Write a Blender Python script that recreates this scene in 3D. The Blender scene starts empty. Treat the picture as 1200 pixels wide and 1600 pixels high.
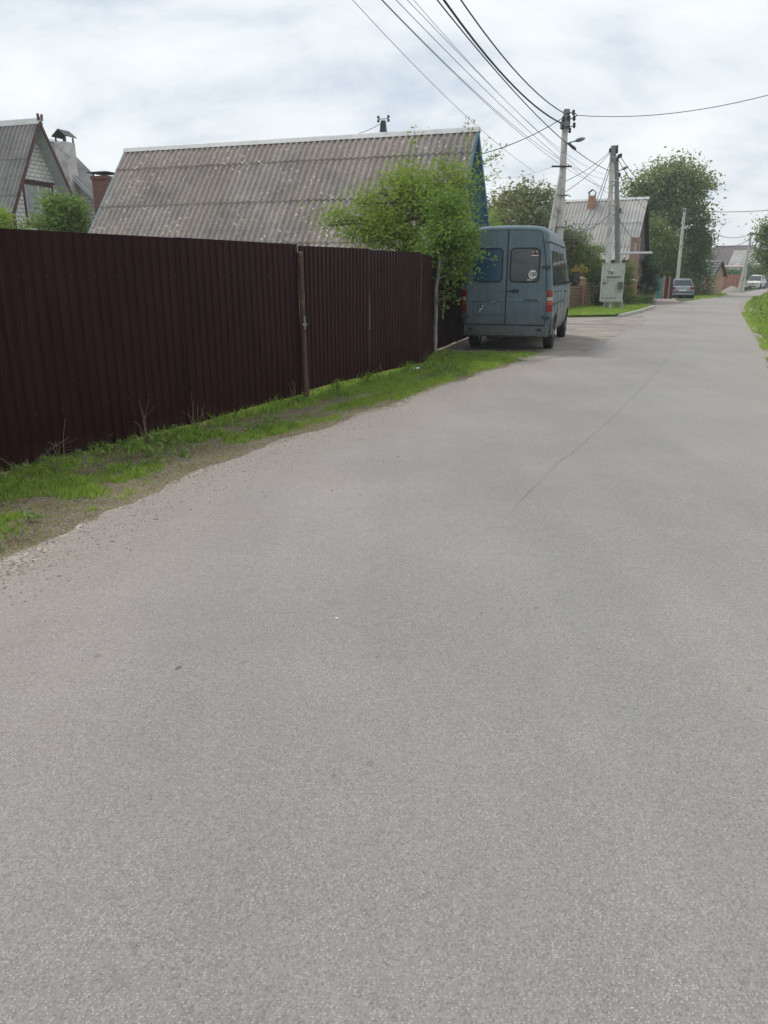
import bpy, bmesh, math, random
import numpy as np
from mathutils import Vector, Matrix, noise as mnoise
random.seed(7); RS = np.random.RandomState(11)
R = math.radians
C = bpy.context.scene.collection
sc = bpy.context.scene

# ------------------------------------------------------------------ camera
CAMH, PITCH, FPX = 1.6, R(17.1), 1200.0
cam_d = bpy.data.cameras.new('camera'); cam = bpy.data.objects.new('camera', cam_d); C.objects.link(cam)
cam.location = (0, 0, CAMH); cam.rotation_euler = (R(90) - PITCH, 0, 0)
cam_d.sensor_fit = 'VERTICAL'; cam_d.sensor_height = 36; cam_d.lens = FPX / 1600 * 36
cam_d.clip_start = 0.05; cam_d.clip_end = 4000
sc.camera = cam
sc.render.resolution_x = 768; sc.render.resolution_y = 1024

# ------------------------------------------------------------------ light
SUN_EL, SUN_AZ = R(60), R(-48)       # azimuth from +Y towards +X
w = bpy.data.worlds.new('World'); sc.world = w; w.use_nodes = True
nt = w.node_tree; nt.nodes.clear()
def wn(t): return nt.nodes.new(t)
out = wn('ShaderNodeOutputWorld'); bg = wn('ShaderNodeBackground'); sky = wn('ShaderNodeTexSky')
sky.sky_type = 'NISHITA'; sky.sun_disc = False; sky.sun_elevation = SUN_EL; sky.sun_rotation = SUN_AZ
sky.air_density = 1.0; sky.dust_density = 2.0
tc = wn('ShaderNodeTexCoord'); sep = wn('ShaderNodeSeparateXYZ'); nt.links.new(tc.outputs['Generated'], sep.inputs[0])
def wmath(op, a, b=None, clamp=False):
    m = wn('ShaderNodeMath'); m.operation = op; m.use_clamp = clamp
    for i, v in enumerate((a, b)):
        if v is None: continue
        if isinstance(v, (int, float)): m.inputs[i].default_value = v
        else: nt.links.new(v, m.inputs[i])
    return m.outputs[0]
zc = wmath('MAXIMUM', sep.outputs[2], 0.0); den = wmath('ADD', zc, 0.42)
cx = wmath('DIVIDE', sep.outputs[0], den); cy = wmath('DIVIDE', sep.outputs[1], den)
cmb = wn('ShaderNodeCombineXYZ'); nt.links.new(cx, cmb.inputs[0]); nt.links.new(cy, cmb.inputs[1])
n1 = wn('ShaderNodeTexNoise'); n1.inputs['Scale'].default_value = 1.35; n1.inputs['Detail'].default_value = 6; n1.inputs['Roughness'].default_value = .58; n1.inputs['Distortion'].default_value = .25
mp = wn('ShaderNodeMapping'); mp.inputs['Scale'].default_value = (1.9, 2.7, 1); mp.inputs['Location'].default_value = (3.1, .6, 0)
nt.links.new(cmb.outputs[0], mp.inputs[0]); nt.links.new(mp.outputs[0], n1.inputs[0])
rp = wn('ShaderNodeValToRGB'); e = rp.color_ramp.elements
e[0].position = .34; e[0].color = (5.2, 5.9, 6.8, 1); e[1].position = .66; e[1].color = (8.3, 8.55, 8.6, 1)
m1 = e.new(.5); m1.color = (7.3, 7.75, 8.05, 1)
nt.links.new(n1.outputs[0], rp.inputs[0])
mx = wn('ShaderNodeMix'); mx.data_type = 'RGBA'; mx.inputs[0].default_value = .95
nt.links.new(sky.outputs[0], mx.inputs[6]); nt.links.new(rp.outputs[0], mx.inputs[7])
nt.links.new(mx.outputs[2], bg.inputs[0]); bg.inputs[1].default_value = .1
nt.links.new(bg.outputs[0], out.inputs[0])
sd = bpy.data.lights.new('sun', 'SUN'); so = bpy.data.objects.new('sun', sd); C.objects.link(so)
sd.energy = 1.7; sd.angle = R(14); sd.color = (1, .975, .94)
sv = Vector((math.sin(SUN_AZ) * math.cos(SUN_EL), math.cos(SUN_AZ) * math.cos(SUN_EL), math.sin(SUN_EL)))
so.rotation_euler = sv.to_track_quat('Z', 'Y').to_euler(); so.location = sv * 50
sc.view_settings.view_transform = 'Standard'; sc.view_settings.look = 'None'
sc.view_settings.exposure = 0.30; sc.view_settings.gamma = 1.0

# ------------------------------------------------------------------ helpers
cp, sp_ = math.cos(PITCH), math.sin(PITCH)
def ray(px, py):
    u = 800 - py
    return px - 600.0, FPX * cp + u * sp_, u * cp - FPX * sp_
def G(px, py):
    r, f, u = ray(px, py); k = -CAMH / u
    return (r * k, f * k)
def P(px, py, Y):
    r, f, u = ray(px, py); k = Y / f
    return Vector((r * k, Y, CAMH + u * k))
def tag(o, label=None, cat=None, group=None, kind=None):
    if label: o['label'] = label
    if cat: o['category'] = cat
    if group: o['group'] = group
    if kind: o['kind'] = kind
    return o
def empty(name, loc=(0, 0, 0), rz=0, label=None, cat=None, group=None, kind=None):
    o = bpy.data.objects.new(name, None); C.objects.link(o); o.location = loc; o.rotation_euler = (0, 0, rz)
    o.empty_display_size = .3
    return tag(o, label, cat, group, kind)
def copy_tree(o, parent=None):
    c = o.copy(); C.objects.link(c); c.parent = parent
    for ch in list(o.children): copy_tree(ch, c)
    return c

class MB:
    def __init__(s): s.v = []; s.f = []; s.m = []; s.pc = []
    def add(s, vs, fs, mi=0):
        b = len(s.v); f0 = len(s.f); s.v += [tuple(p) for p in vs]; s.f += [tuple(i + b for i in f) for f in fs]; s.m += [mi] * len(fs); s.pc.append((b, len(s.v), f0, len(s.f)))
    def box(s, c, d, rz=0, mi=0, taper=1.0, rx=0, ry=0):
        hx, hy, hz = d[0] / 2, d[1] / 2, d[2] / 2
        M = Matrix.Translation(c) @ Matrix.Rotation(rz, 4, 'Z') @ Matrix.Rotation(ry, 4, 'Y') @ Matrix.Rotation(rx, 4, 'X')
        vs = [M @ Vector((x * hx * (taper if z > 0 else 1), y * hy * (taper if z > 0 else 1), z * hz)) for z in (-1, 1) for x, y in ((-1, -1), (1, -1), (1, 1), (-1, 1))]
        s.add(vs, [(0, 3, 2, 1), (4, 5, 6, 7), (0, 1, 5, 4), (1, 2, 6, 5), (2, 3, 7, 6), (3, 0, 4, 7)], mi)
    def tube(s, pts, r, n=6, mi=0, caps=True):
        pts = [Vector(p) for p in pts]; N = len(pts)
        if isinstance(r, (int, float)): r = [r] * N
        vs = []
        prev = None
        for i, p in enumerate(pts):
            d = (pts[min(i + 1, N - 1)] - pts[max(i - 1, 0)]).normalized()
            if prev is None:
                a = d.orthogonal().normalized()
            else:
                a = (prev - d * prev.dot(d)).normalized()
            prev = a; b = d.cross(a)
            for k in range(n):
                t = 2 * math.pi * k / n
                vs.append(p + (a * math.cos(t) + b * math.sin(t)) * r[i])
        fs = [(i * n + k, i * n + (k + 1) % n, (i + 1) * n + (k + 1) % n, (i + 1) * n + k) for i in range(N - 1) for k in range(n)]
        if caps: fs += [tuple(range(n))[::-1], tuple((N - 1) * n + k for k in range(n))]
        s.add(vs, fs, mi)
    def prism(s, pts, a, b, axis='y', mi=0):
        # 2d polygon extruded: axis y -> pts are (x,z); axis x -> (y,z); axis z -> (x,y)
        n = len(pts)
        def mk(p, t):
            return {'y': (p[0], t, p[1]), 'x': (t, p[0], p[1]), 'z': (p[0], p[1], t)}[axis]
        vs = [mk(p, a) for p in pts] + [mk(p, b) for p in pts]
        fs = [tuple(range(n))[::-1], tuple(range(n, 2 * n))] + [(i, (i + 1) % n, n + (i + 1) % n, n + i) for i in range(n)]
        s.add(vs, fs, mi)
    def loft(s, rings, cap=True, closed=True, mi=0):
        n = len(rings[0]); vs = [p for r in rings for p in r]
        rng = n if closed else n - 1
        fs = [(i * n + k, i * n + (k + 1) % n, (i + 1) * n + (k + 1) % n, (i + 1) * n + k) for i in range(len(rings) - 1) for k in range(rng)]
        if cap: fs += [tuple(range(n))[::-1], tuple((len(rings) - 1) * n + k for k in range(n))]
        s.add(vs, fs, mi)
    def build(s, name, mat, parent=None, smooth=False, fix=True, bevel=0, sharp=None):
        me = bpy.data.meshes.new(name); me.from_pydata(s.v, [], s.f)
        mats = mat if isinstance(mat, (list, tuple)) else [mat]
        for m in mats: me.materials.append(m)
        if len(mats) > 1: me.polygons.foreach_set('material_index', s.m)
        if fix:
            bm = bmesh.new(); bm.from_mesh(me); bmesh.ops.recalc_face_normals(bm, faces=bm.faces)
            if bevel: 
                bmesh.ops.bevel(bm, geom=[e for e in bm.edges if e.is_manifold and e.calc_face_angle(0) > .5], offset=bevel, segments=2, affect='EDGES', clamp_overlap=True)
            bm.to_mesh(me); bm.free()
        if smooth:
            me.polygons.foreach_set('use_smooth', [True] * len(me.polygons))
            me.set_sharp_from_angle(angle=sharp or R(40))
        o = bpy.data.objects.new(name, me); C.objects.link(o); o.parent = parent
        return o
def each(mb, name, mat, parent, world=False, **k):
    """every piece added to mb becomes an object of its own"""
    L = parent.location if world else (0, 0, 0); res = []
    for (v0, v1, f0, f1) in mb.pc:
        q = MB(); q.add([(p[0] - L[0], p[1] - L[1], p[2] - L[2]) for p in mb.v[v0:v1]], [tuple(i - v0 for i in f) for f in mb.f[f0:f1]]); res.append(q.build(name, mat, parent, **k))
    return res
def rrect(x0, x1, z0, z1, r, n=4):
    pts = []
    for cx_, cz_, a0 in ((x1 - r, z0 + r, -90), (x1 - r, z1 - r, 0), (x0 + r, z1 - r, 90), (x0 + r, z0 + r, 180)):
        for k in range(n + 1):
            a = R(a0 + 90 * k / n); pts.append((cx_ + r * math.cos(a), cz_ + r * math.sin(a)))
    return pts
def shift(o, loc=(0, 0, 0), rz=0): o.location = loc; o.rotation_euler = (0, 0, rz); return o

# ------------------------------------------------------------------ materials
class NT:
    def __init__(s, name):
        s.mat = bpy.data.materials.new(name); s.mat.use_nodes = True; s.t = s.mat.node_tree
        s.b = s.t.nodes['Principled BSDF']; s.tc = s.t.nodes.new('ShaderNodeTexCoord'); s.obj = s.tc.outputs['Object']
    def n(s, t, **k):
        x = s.t.nodes.new(t)
        for a, v in k.items(): setattr(x, a, v)
        return x
    def set(s, sock, v):
        if isinstance(v, bpy.types.NodeSocket): s.t.links.new(v, sock)
        else: sock.default_value = v
    def noise(s, scale, detail=3, rough=.55, vec=None, dist=0):
        x = s.n('ShaderNodeTexNoise'); s.set(x.inputs['Vector'], vec or s.obj)
        x.inputs['Scale'].default_value = scale; x.inputs['Detail'].default_value = detail; x.inputs['Roughness'].default_value = rough; x.inputs['Distortion'].default_value = dist
        return x.outputs[0]
    def vor(s, scale, feature='F1', out='Distance', vec=None, rnd=1):
        x = s.n('ShaderNodeTexVoronoi', feature=feature); s.set(x.inputs['Vector'], vec or s.obj); x.inputs['Scale'].default_value = scale; x.inputs['Randomness'].default_value = rnd
        return x.outputs[out]
    def ramp(s, fac, stops, interp='LINEAR'):
        x = s.n('ShaderNodeValToRGB'); s.set(x.inputs[0], fac); e = x.color_ramp.elements; x.color_ramp.interpolation = interp
        while len(e) > 1: e.remove(e[0])
        for i, (p, c) in enumerate(stops):
            c = (c, c, c) if isinstance(c, (int, float)) else c
            q = e[0] if i == 0 else e.new(p)
            q.position = p; q.color = (*c[:3], 1)
        return x.outputs[0]
    def mix(s, fac, a, b, mode='MIX'):
        x = s.n('ShaderNodeMix', data_type='RGBA', blend_type=mode)
        s.set(x.inputs[0], fac)
        for i, v in ((6, a), (7, b)):
            s.set(x.inputs[i], (*v[:3], 1) if isinstance(v, (tuple, list)) else v)
        return x.outputs[2]
    def math(s, op, a, b=0.0, clamp=False):
        x = s.n('ShaderNodeMath', operation=op); x.use_clamp = clamp; s.set(x.inputs[0], a); s.set(x.inputs[1], b); return x.outputs[0]
    def mapping(s, scale=(1, 1, 1), loc=(0, 0, 0), rot=(0, 0, 0), vec=None):
        x = s.n('ShaderNodeMapping'); s.set(x.inputs[0], vec or s.obj); x.inputs['Scale'].default_value = scale; x.inputs['Location'].default_value = loc; x.inputs['Rotation'].default_value = rot
        return x.outputs[0]
    def bump(s, h, strength=.3, dist=.01):
        x = s.n('ShaderNodeBump'); x.inputs['Strength'].default_value = strength; x.inputs['Distance'].default_value = dist; s.set(x.inputs['Height'], h); s.set(s.b.inputs['Normal'], x.outputs[0])
    def fin(s, color, rough=.8, metal=0, spec=.5):
        s.set(s.b.inputs['Base Color'], (*color[:3], 1) if isinstance(color, (tuple, list)) else color)
        s.set(s.b.inputs['Roughness'], rough); s.b.inputs['Metallic'].default_value = metal; s.b.inputs['Specular IOR Level'].default_value = spec
        return s.mat
def mul(c, k): return tuple(x * k for x in c)
def MT(name, c, rough=.7, var=.25, scale=6, metal=0, bump=0, bscale=40, spec=.5, dirt=None, streak=False):
    t = NT(name)
    vec = t.mapping((1, 1, .12)) if streak else None
    n = t.noise(scale, 5, .6, vec)
    col = t.ramp(n, [(.3, mul(c, 1 - var)), (.7, mul(c, 1 + var))])
    if dirt: col = t.mix(t.ramp(t.noise(scale * .6 + 1.3, 6, .7), [(.5, 0.), (.68, 1.)]), col, dirt)
    if bump: t.bump(t.noise(bscale, 4), bump, .01)
    return t.fin(col, rough, metal, spec)
def leafmat(name, c1, c2, trans=.35, rough=.55):
    t = NT(name); g = t.n('ShaderNodeNewGeometry')
    col = t.ramp(g.outputs['Random Per Island'], [(0, mul(c1, .75)), (.5, mul(tuple((a + b) / 2 for a, b in zip(c1, c2)), 1)), (1, c2)])
    col = t.mix(t.ramp(t.noise(1.1, 2), [(.35, 0.), (.65, 1.)]), col, t.mix(.45, col, c2))
    t.fin(col, rough, 0, .35)
    tr = t.n('ShaderNodeBsdfTranslucent'); t.set(tr.inputs[0], t.mix(.5, col, (c2[0] * 1.3, c2[1] * 1.2, c2[2] * .5)))
    ms = t.n('ShaderNodeMixShader'); ms.inputs[0].default_value = trans
    o = t.t.nodes['Material Output']
    t.t.links.new(t.b.outputs[0], ms.inputs[1]); t.t.links.new(tr.outputs[0], ms.inputs[2]); t.t.links.new(ms.outputs[0], o.inputs[0])
    return t.mat
def brickmat(name, c1, c2, mortar, bw=.25, bh=.075, ms=.01, dirt=(.3, .28, .25), bump=.5):
    t = NT(name); s = t.n('ShaderNodeSeparateXYZ'); t.set(s.inputs[0], t.obj)
    cb = t.n('ShaderNodeCombineXYZ'); t.set(cb.inputs[0], t.math('ADD', s.outputs[0], s.outputs[1])); t.set(cb.inputs[1], s.outputs[2])
    b = t.n('ShaderNodeTexBrick'); t.set(b.inputs['Vector'], cb.outputs[0])
    b.inputs['Color1'].default_value = (*c1, 1); b.inputs['Color2'].default_value = (*c2, 1); b.inputs['Mortar'].default_value = (*mortar, 1)
    b.inputs['Scale'].default_value = 1; b.inputs['Mortar Size'].default_value = ms; b.inputs['Mortar Smooth'].default_value = .2
    b.inputs['Brick Width'].default_value = bw; b.inputs['Row Height'].default_value = bh; b.inputs['Bias'].default_value = 0
    col = t.mix(t.ramp(t.noise(2.2, 6, .7), [(.45, 0.), (.75, .5)]), b.outputs[0], dirt)
    t.bump(t.math('SUBTRACT', 1.0, b.outputs[1]), bump, .008)
    return t.fin(col, .9)

def asphalt():
    t = NT('aged asphalt')
    base = t.ramp(t.noise(.33, 5, .6), [(.36, (.254, .239, .231)), (.5, (.276, .263, .255)), (.64, (.302, .287, .277))])
    # gritty surface: stones of several sizes
    v1 = t.vor(165, out='Color'); bw = t.n('ShaderNodeRGBToBW'); t.set(bw.inputs[0], v1)
    grit = t.ramp(bw.outputs[0], [(.12, .74), (.4, .95), (.72, 1.02), (.9, 1.2)])
    col = t.mix(1, base, grit, 'MULTIPLY')
    v2 = t.vor(140, out='Color'); b2 = t.n('ShaderNodeRGBToBW'); t.set(b2.inputs[0], v2); d2 = t.vor(140)
    st = t.math('MULTIPLY', t.ramp(b2.outputs[0], [(.66, 0.), (.68, 1.)]), t.ramp(d2, [(.3, 1.), (.42, 0.)]))
    col = t.mix(t.math('MULTIPLY', t.math('MULTIPLY', st, .7), t.ramp(t.noise(2.3, 5, .7), [(.35, .25), (.65, 1.)])), col, (.56, .53, .5))
    pit = t.math('MULTIPLY', t.ramp(t.vor(88), [(.10, 1.), (.2, 0.)]), t.ramp(t.noise(35, 2), [(.45, 0.), (.6, .75)]))
    col = t.mix(pit, col, (.07, .065, .063))
    # brownish stains and dusty patches
    col = t.mix(t.ramp(t.noise(1.1, 8, .75), [(.5, 0.), (.7, .45)]), col, t.mix(1, col, (1.03, .95, .90), 'MULTIPLY'))
    col = t.mix(t.ramp(t.noise(7, 5, .75), [(.60, 0.), (.70, .35)]), col, (.31, .25, .2))
    # wheel tracks along the road: lengthwise streaks
    lv = t.mapping((1.1, .07, 1), rot=(0, 0, R(24)))
    col = t.mix(t.ramp(t.noise(1.6, 3, .5, lv), [(.42, 0.), (.62, .35)]), col, t.mix(1, col, (1.17, 1.15, 1.13), 'MULTIPLY'))
    # dust near edges comes from the vertex attribute "edge"
    at = t.n('ShaderNodeAttribute', attribute_name='edge')
    wide = t.n('ShaderNodeAttribute', attribute_name='wide')
    col = t.mix(t.math('MULTIPLY', wide.outputs['Fac'], t.ramp(t.noise(.8, 6, .7), [(.35, .35), (.6, .9)])), col, t.mix(1, col, (1.2, 1.1, 1.05), 'MULTIPLY'))
    col = t.mix(t.ramp(t.noise(.5, 4, .6, t.mapping((1, .35, 1), (4, 2, 0), (0, 0, R(24)))), [(.48, 0.), (.6, .8)]), col, t.mix(1, col, (.95, .955, .95), 'MULTIPLY'))
    col = t.mix(t.ramp(t.noise(2.6, 6, .8), [(.56, 0.), (.68, .22)]), col, (.17, .15, .14))
    col = t.mix(t.ramp(t.noise(14, 3, .6), [(.68, 0.), (.74, .45)]), col, (.13, .12, .11))
    ef = t.math('MULTIPLY', at.outputs['Fac'], t.ramp(t.noise(3, 6, .7), [(.3, .25), (.65, 1.)]))
    ecol = t.mix(1, t.ramp(t.noise(60, 2), [(.35, (.25, .215, .18)), (.65, (.40, .355, .31))]), grit, 'MULTIPLY')
    col = t.mix(t.math('MULTIPLY', ef, .85), col, ecol)
    h = t.math('ADD', t.math('MULTIPLY', bw.outputs[0], .6), t.math('MULTIPLY', d2, -.8))
    t.bump(h, .75, .006)
    return t.fin(col, .78, 0, .32)
def soil():
    t = NT('dry soil and litter')
    c = t.ramp(t.noise(2.0, 6, .65), [(.32, (.13, .095, .065)), (.52, (.22, .165, .115)), (.7, (.33, .265, .195))])
    c = t.mix(t.ramp(t.noise(70, 3, .7), [(.48, 0.), (.58, .8)]), c, (.40, .34, .25))
    c = t.mix(t.ramp(t.noise(38, 4, .8), [(.52, 0.), (.60, .85)]), c, (.07, .055, .04))
    c = t.mix(t.ramp(t.noise(.9, 4), [(.45, 0.), (.6, .45)]), c, (.06, .085, .025))
    t.bump(t.noise(45, 5, .7), .9, .03)
    return t.fin(c, .95)
def gravel():
    t = NT('pale sandy gravel')
    v = t.vor(55, out='Color'); bw = t.n('ShaderNodeRGBToBW'); t.set(bw.inputs[0], v)
    c = t.ramp(t.noise(1.2, 5, .6), [(.3, (.21, .18, .155)), (.7, (.37, .325, .28))])
    c = t.mix(1, c, t.ramp(bw.outputs[0], [(.1, .6), (.5, .95), (.9, 1.4)]), 'MULTIPLY')
    c = t.mix(t.ramp(t.noise(6, 5, .75), [(.55, 0.), (.7, .6)]), c, (.14, .115, .09))
    t.bump(bw.outputs[0], .7, .012)
    return t.fin(c, .92)
def field():
    t = NT('meadow ground')
    c = t.ramp(t.noise(.6, 6, .7), [(.3, (.045, .075, .018)), (.6, (.08, .12, .03)), (.8, (.13, .13, .06))])
    c = t.mix(t.ramp(t.noise(30, 3), [(.4, 0.), (.65, .6)]), c, (.03, .05, .012))
    t.bump(t.noise(20, 4), .8, .05)
    return t.fin(c, .95)
def slate(name, c=(.23, .205, .19), lichen=1.0, pink=(.27, .205, .18)):
    t = NT(name); g = t.n('ShaderNodeNewGeometry')
    col = t.ramp(t.noise(.9, 6, .65), [(.38, mul(c, .78)), (.5, mul(c, .97)), (.64, mul(c, 1.2))])
    col = t.mix(t.ramp(t.noise(.45, 3), [(.44, 0.), (.56, .7)]), col, pink)
    col = t.mix(1, col, t.ramp(g.outputs['Random Per Island'], [(0, .86), (1, 1.13)]), 'MULTIPLY')
    col = t.mix(t.ramp(t.noise(14, 5, .75), [(.48, 0.), (.60, .55)]), col, mul(c, .42))
    col = t.mix(t.ramp(t.noise(3.2, 6, .8), [(.52, 0.), (.66, .45)]), col, mul(c, .5))
    wv = t.noise(1.2, 2); d = t.math('MULTIPLY', t.vor(5.2), t.math('ADD', .65, t.math('MULTIPLY', wv, .7))); c2 = t.vor(5.2, out='Color'); b = t.n('ShaderNodeRGBToBW'); t.set(b.inputs[0], c2)
    spot = t.math('MULTIPLY', t.ramp(d, [(.12, .5), (.18, 1.), (.25, 0.)]), t.math('MULTIPLY', t.ramp(b.outputs[0], [(.40, 0.), (.42, .5), (.6, 1.)]), t.ramp(t.noise(.55, 3), [(.42, .1), (.55, 1.)])))
    col = t.mix(t.math('MULTIPLY', spot, .95 * lichen), col, (.70, .67, .60))
    d = t.vor(11); spot = t.math('MULTIPLY', t.ramp(d, [(.14, 1.), (.22, 0.)]), t.ramp(t.noise(2.4, 3), [(.45, 0.), (.6, 1.)]))
    col = t.mix(t.math('MULTIPLY', spot, .6 * lichen), col, (.46, .44, .40))
    t.bump(t.noise(40, 4), .3, .01)
    return t.fin(col, .92, 0, .25)

M = {}
M['asphalt'] = asphalt(); M['soil'] = soil(); M['gravel'] = gravel(); M['field'] = field()
M['slate'] = slate('lichened grey roof sheets', (.285, .258, .236), 1.0, (.31, .25, .222)); M['slate2'] = slate('grey roof sheets', (.235, .23, .225), .15, (.24, .22, .21)); M['slate3'] = slate('weathered pale roof sheets', (.44, .435, .42), .1, (.42, .39, .36))
M['ridge'] = MT('pale ridge metal', (.50, .50, .50), .55, .15, 3)
M['whitebrick'] = brickmat('white silicate brick', (.84, .83, .80), (.74, .73, .70), (.26, .25, .24), .26, .15, .014, (.33, .31, .29))
M['redbrick'] = brickmat('red brick', (.26, .095, .07), (.2, .07, .055), (.2, .17, .15), .25, .075, .01, (.15, .08, .07))
M['orangebrick'] = brickmat('orange facing brick', (.52, .22, .12), (.42, .17, .10), (.34, .28, .23), .25, .078, .01, (.2, .12, .09))
M['yellowbrick'] = brickmat('honey coloured brick slats', (.62, .36, .18), (.52, .28, .14), (.06, .04, .03), .5, .11, .045, (.2, .13, .08), 1.2)
M['pinkwall'] = brickmat('faded pink brick', (.40, .24, .18), (.33, .19, .15), (.36, .3, .26), .25, .075, .01, (.25, .17, .13))
M['tanwall'] = MT('tan plaster', (.36, .26, .18), .9, .15, 3)
M['plaster'] = MT('grey cement plaster', (.46, .44, .415), .92, .2, 2.5, bump=.3, dirt=(.2, .19, .18))
M['whiteplaster'] = MT('whitish plaster', (.6, .585, .56), .92, .15, 2.5, bump=.3, dirt=(.35, .33, .31))
M['concrete'] = MT('pole concrete', (.55, .53, .50), .9, .18, 5, bump=.3, bscale=60, dirt=(.25, .23, .21), streak=True)
M['concrete_dark'] = MT('dark weathered concrete', (.25, .255, .25), .9, .2, 5, bump=.3, streak=True)
M['maroon'] = MT('dark red painted board', (.10, .038, .035), .6, .3, 4)
M['soffit'] = MT('light grey boards', (.5, .52, .53), .7, .12, 8)
M['bluewood'] = MT('faded blue painted boards', (.06, .19, .28), .65, .25, 6, streak=True)
M['brownwood'] = MT('dark brown boards', (.05, .03, .03), .7, .2, 6)
M['teal'] = MT('turquoise painted metal', (.05, .25, .27), .5, .2, 5)
M['tealwall'] = MT('turquoise boards of outbuilding', (.09, .27, .30), .7, .2, 5)
M['steel'] = MT('galvanised steel', (.25, .26, .27), .45, .2, 8, metal=.6)
M['darksteel'] = MT('dark weathered steel', (.05, .052, .056), .5, .3, 8, metal=.4)
M['rustpipe'] = MT('rusty brown painted pipe', (.07, .035, .026), .7, .35, 9, dirt=(.14, .085, .05), streak=True)
M['wire'] = MT('black cable sheath', (.03, .03, .033), .6, .1, 5)
M['wirethin'] = MT('oxidised bare wire', (.16, .165, .17), .5, .1, 5)
M['bark'] = MT('grey bark', (.16, .135, .11), .95, .35, 14, bump=.7, bscale=50, streak=True)
M['barkpale'] = MT('pale grey bark', (.36, .34, .31), .9, .25, 14, bump=.5, streak=True)
M['barkdark'] = MT('dark bark', (.07, .055, .042), .95, .3, 14, bump=.7)
M['glass'] = MT('dark window glass', (.02, .025, .028), .08, .1, 3, spec=.8)
M['curtain'] = MT('curtained window pane', (.38, .40, .41), .12, .25, 4, spec=.8)
M['rubber'] = MT('black rubber', (.018, .018, .02), .75, .2, 10)
M['tyre'] = MT('tyre rubber', (.022, .021, .02), .85, .25, 12, dirt=(.07, .06, .05))
M['whitepaint'] = MT('white paint', (.7, .7, .69), .4, .05, 4)
M['cabinet'] = MT('pale grey green enamel', (.46, .485, .43), .45, .08, 3, dirt=(.27, .28, .24))
M['cabinet_dark'] = MT('grey green meter box', (.2, .24, .22), .5, .1, 5)
M['ink'] = MT('black lettering', (.03, .03, .035), .6, .1, 5)
M['roofdark'] = MT('dark metal roof tiles', (.06, .065, .075), .5, .2, 5)
M['roofbrown'] = MT('brown grey roof tiles', (.115, .095, .095), .75, .15, 3, bump=.4)
M['pinkmetal'] = MT('pinkish canopy sheet', (.45, .33, .31), .6, .1, 3)
M['bluefence'] = MT('blue grey sheet fence', (.12, .15, .18), .6, .2, 3)
M['pile'] = MT('pale sand', (.27, .25, .23), .95, .25, 8, bump=.8, bscale=30)
M['kerb'] = MT('pale concrete kerb', (.42, .40, .37), .9, .2, 8, bump=.4)
def fencemat():
    t = NT('dark maroon coated sheet')
    n = t.noise(3.5, 5, .6, t.mapping((1, 1, .3)))
    col = t.ramp(n, [(.3, (.017, .0040, .0052)), (.7, (.034, .0078, .0100))])
    s = t.n('ShaderNodeSeparateXYZ'); t.set(s.inputs[0], t.obj)
    low = t.math('MULTIPLY', t.ramp(s.outputs[2], [(.0, 1.), (.22, 0.)]), t.ramp(t.noise(9, 6, .75, t.mapping((1, 1, .35))), [(.42, 0.), (.65, .7)]))
    col = t.mix(low, col, (.075, .055, .042))      # mud splash at the foot
    sc_ = t.math('MULTIPLY', t.ramp(t.noise(26, 3, .6, t.mapping((1, 1, .22))), [(.74, 0.), (.78, 1.)]), .5)
    col = t.mix(sc_, col, (.22, .17, .16))
    r = t.ramp(t.noise(5, 4), [(.3, .34), (.7, .48)])
    t.bump(t.noise(2.5, 3), .12, .02)
    return t.fin(col, r, 0, .12)
M['fence'] = fencemat()
M['band'] = MT('grey steel bands', (.21, .22, .235), .6, .25, 8)
def vanpaint(name, c, rust=.5):
    t = NT(name)
    col = t.ramp(t.noise(2.2, 6, .65), [(.3, mul(c, .82)), (.7, mul(c, 1.18))])
    col = t.mix(t.ramp(t.noise(9, 5, .7, t.mapping((1, 1, .25))), [(.5, 0.), (.7, .4)]), col, mul(c, .6))
    s = t.n('ShaderNodeSeparateXYZ'); t.set(s.inputs[0], t.obj)
    low = t.math('MULTIPLY', t.ramp(s.outputs[2], [(.35, 1.), (1.25, .0)]), t.ramp(t.noise(5, 6, .75), [(.32, .15), (.6, .95)]))
    col = t.mix(t.ramp(t.noise(11, 5, .7, t.mapping((1, 1, .08))), [(.52, 0.), (.66, .5)]), col, (.16, .175, .175))
    col = t.mix(t.ramp(t.noise(3, 6, .8), [(.5, 0.), (.66, .4)]), col, mul(c, .55))
    col = t.mix(low, col, (.075, .065, .052))
    col = t.mix(t.math('MULTIPLY', t.ramp(t.noise(22, 5, .8), [(.70, 0.), (.74, 1.)]), rust), col, (.085, .04, .022))
    r = t.ramp(t.noise(6, 5), [(.3, .34), (.7, .58)])
    return t.fin(col, r, 0, .5)
M['van'] = vanpaint('dull blue grey paint', (.100, .152, .185))
M['vanroof'] = vanpaint('faded blue grey roof paint', (.13, .185, .215))
M['vanlow'] = vanpaint('bare dusty grey lower panels', (.17, .2, .21), .8)
M['vantrim'] = MT('faded dark trim', (.028, .05, .065), .6, .3, 6)
M['vglass_blue'] = MT('glossy blue glass', (.03, .075, .13), .16, .2, 3)  # left rear window: glossy, with blue in the base colour
M['vglass_r'] = MT('grimy tinted glass', (.05, .062, .065), .12, .35, 5, spec=.7)
M['redlens'] = MT('red lens', (.24, .012, .012), .25, .15, 8)
M['clearlens'] = MT('milky clear lens', (.42, .37, .32), .3, .15, 8)
M['orangelens'] = MT('orange lens', (.42, .07, .02), .3, .15, 8)
M['silver'] = MT('silver car paint', (.28, .31, .34), .35, .06, 2, metal=.2)
M['wcar'] = MT('pearl white car paint', (.62, .61, .56), .35, .05, 2)
M['blackplastic'] = MT('black plastic', (.025, .025, .027), .55, .2, 6)
M['headlamp'] = MT('headlight glass', (.35, .37, .38), .12, .1, 4)
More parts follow.
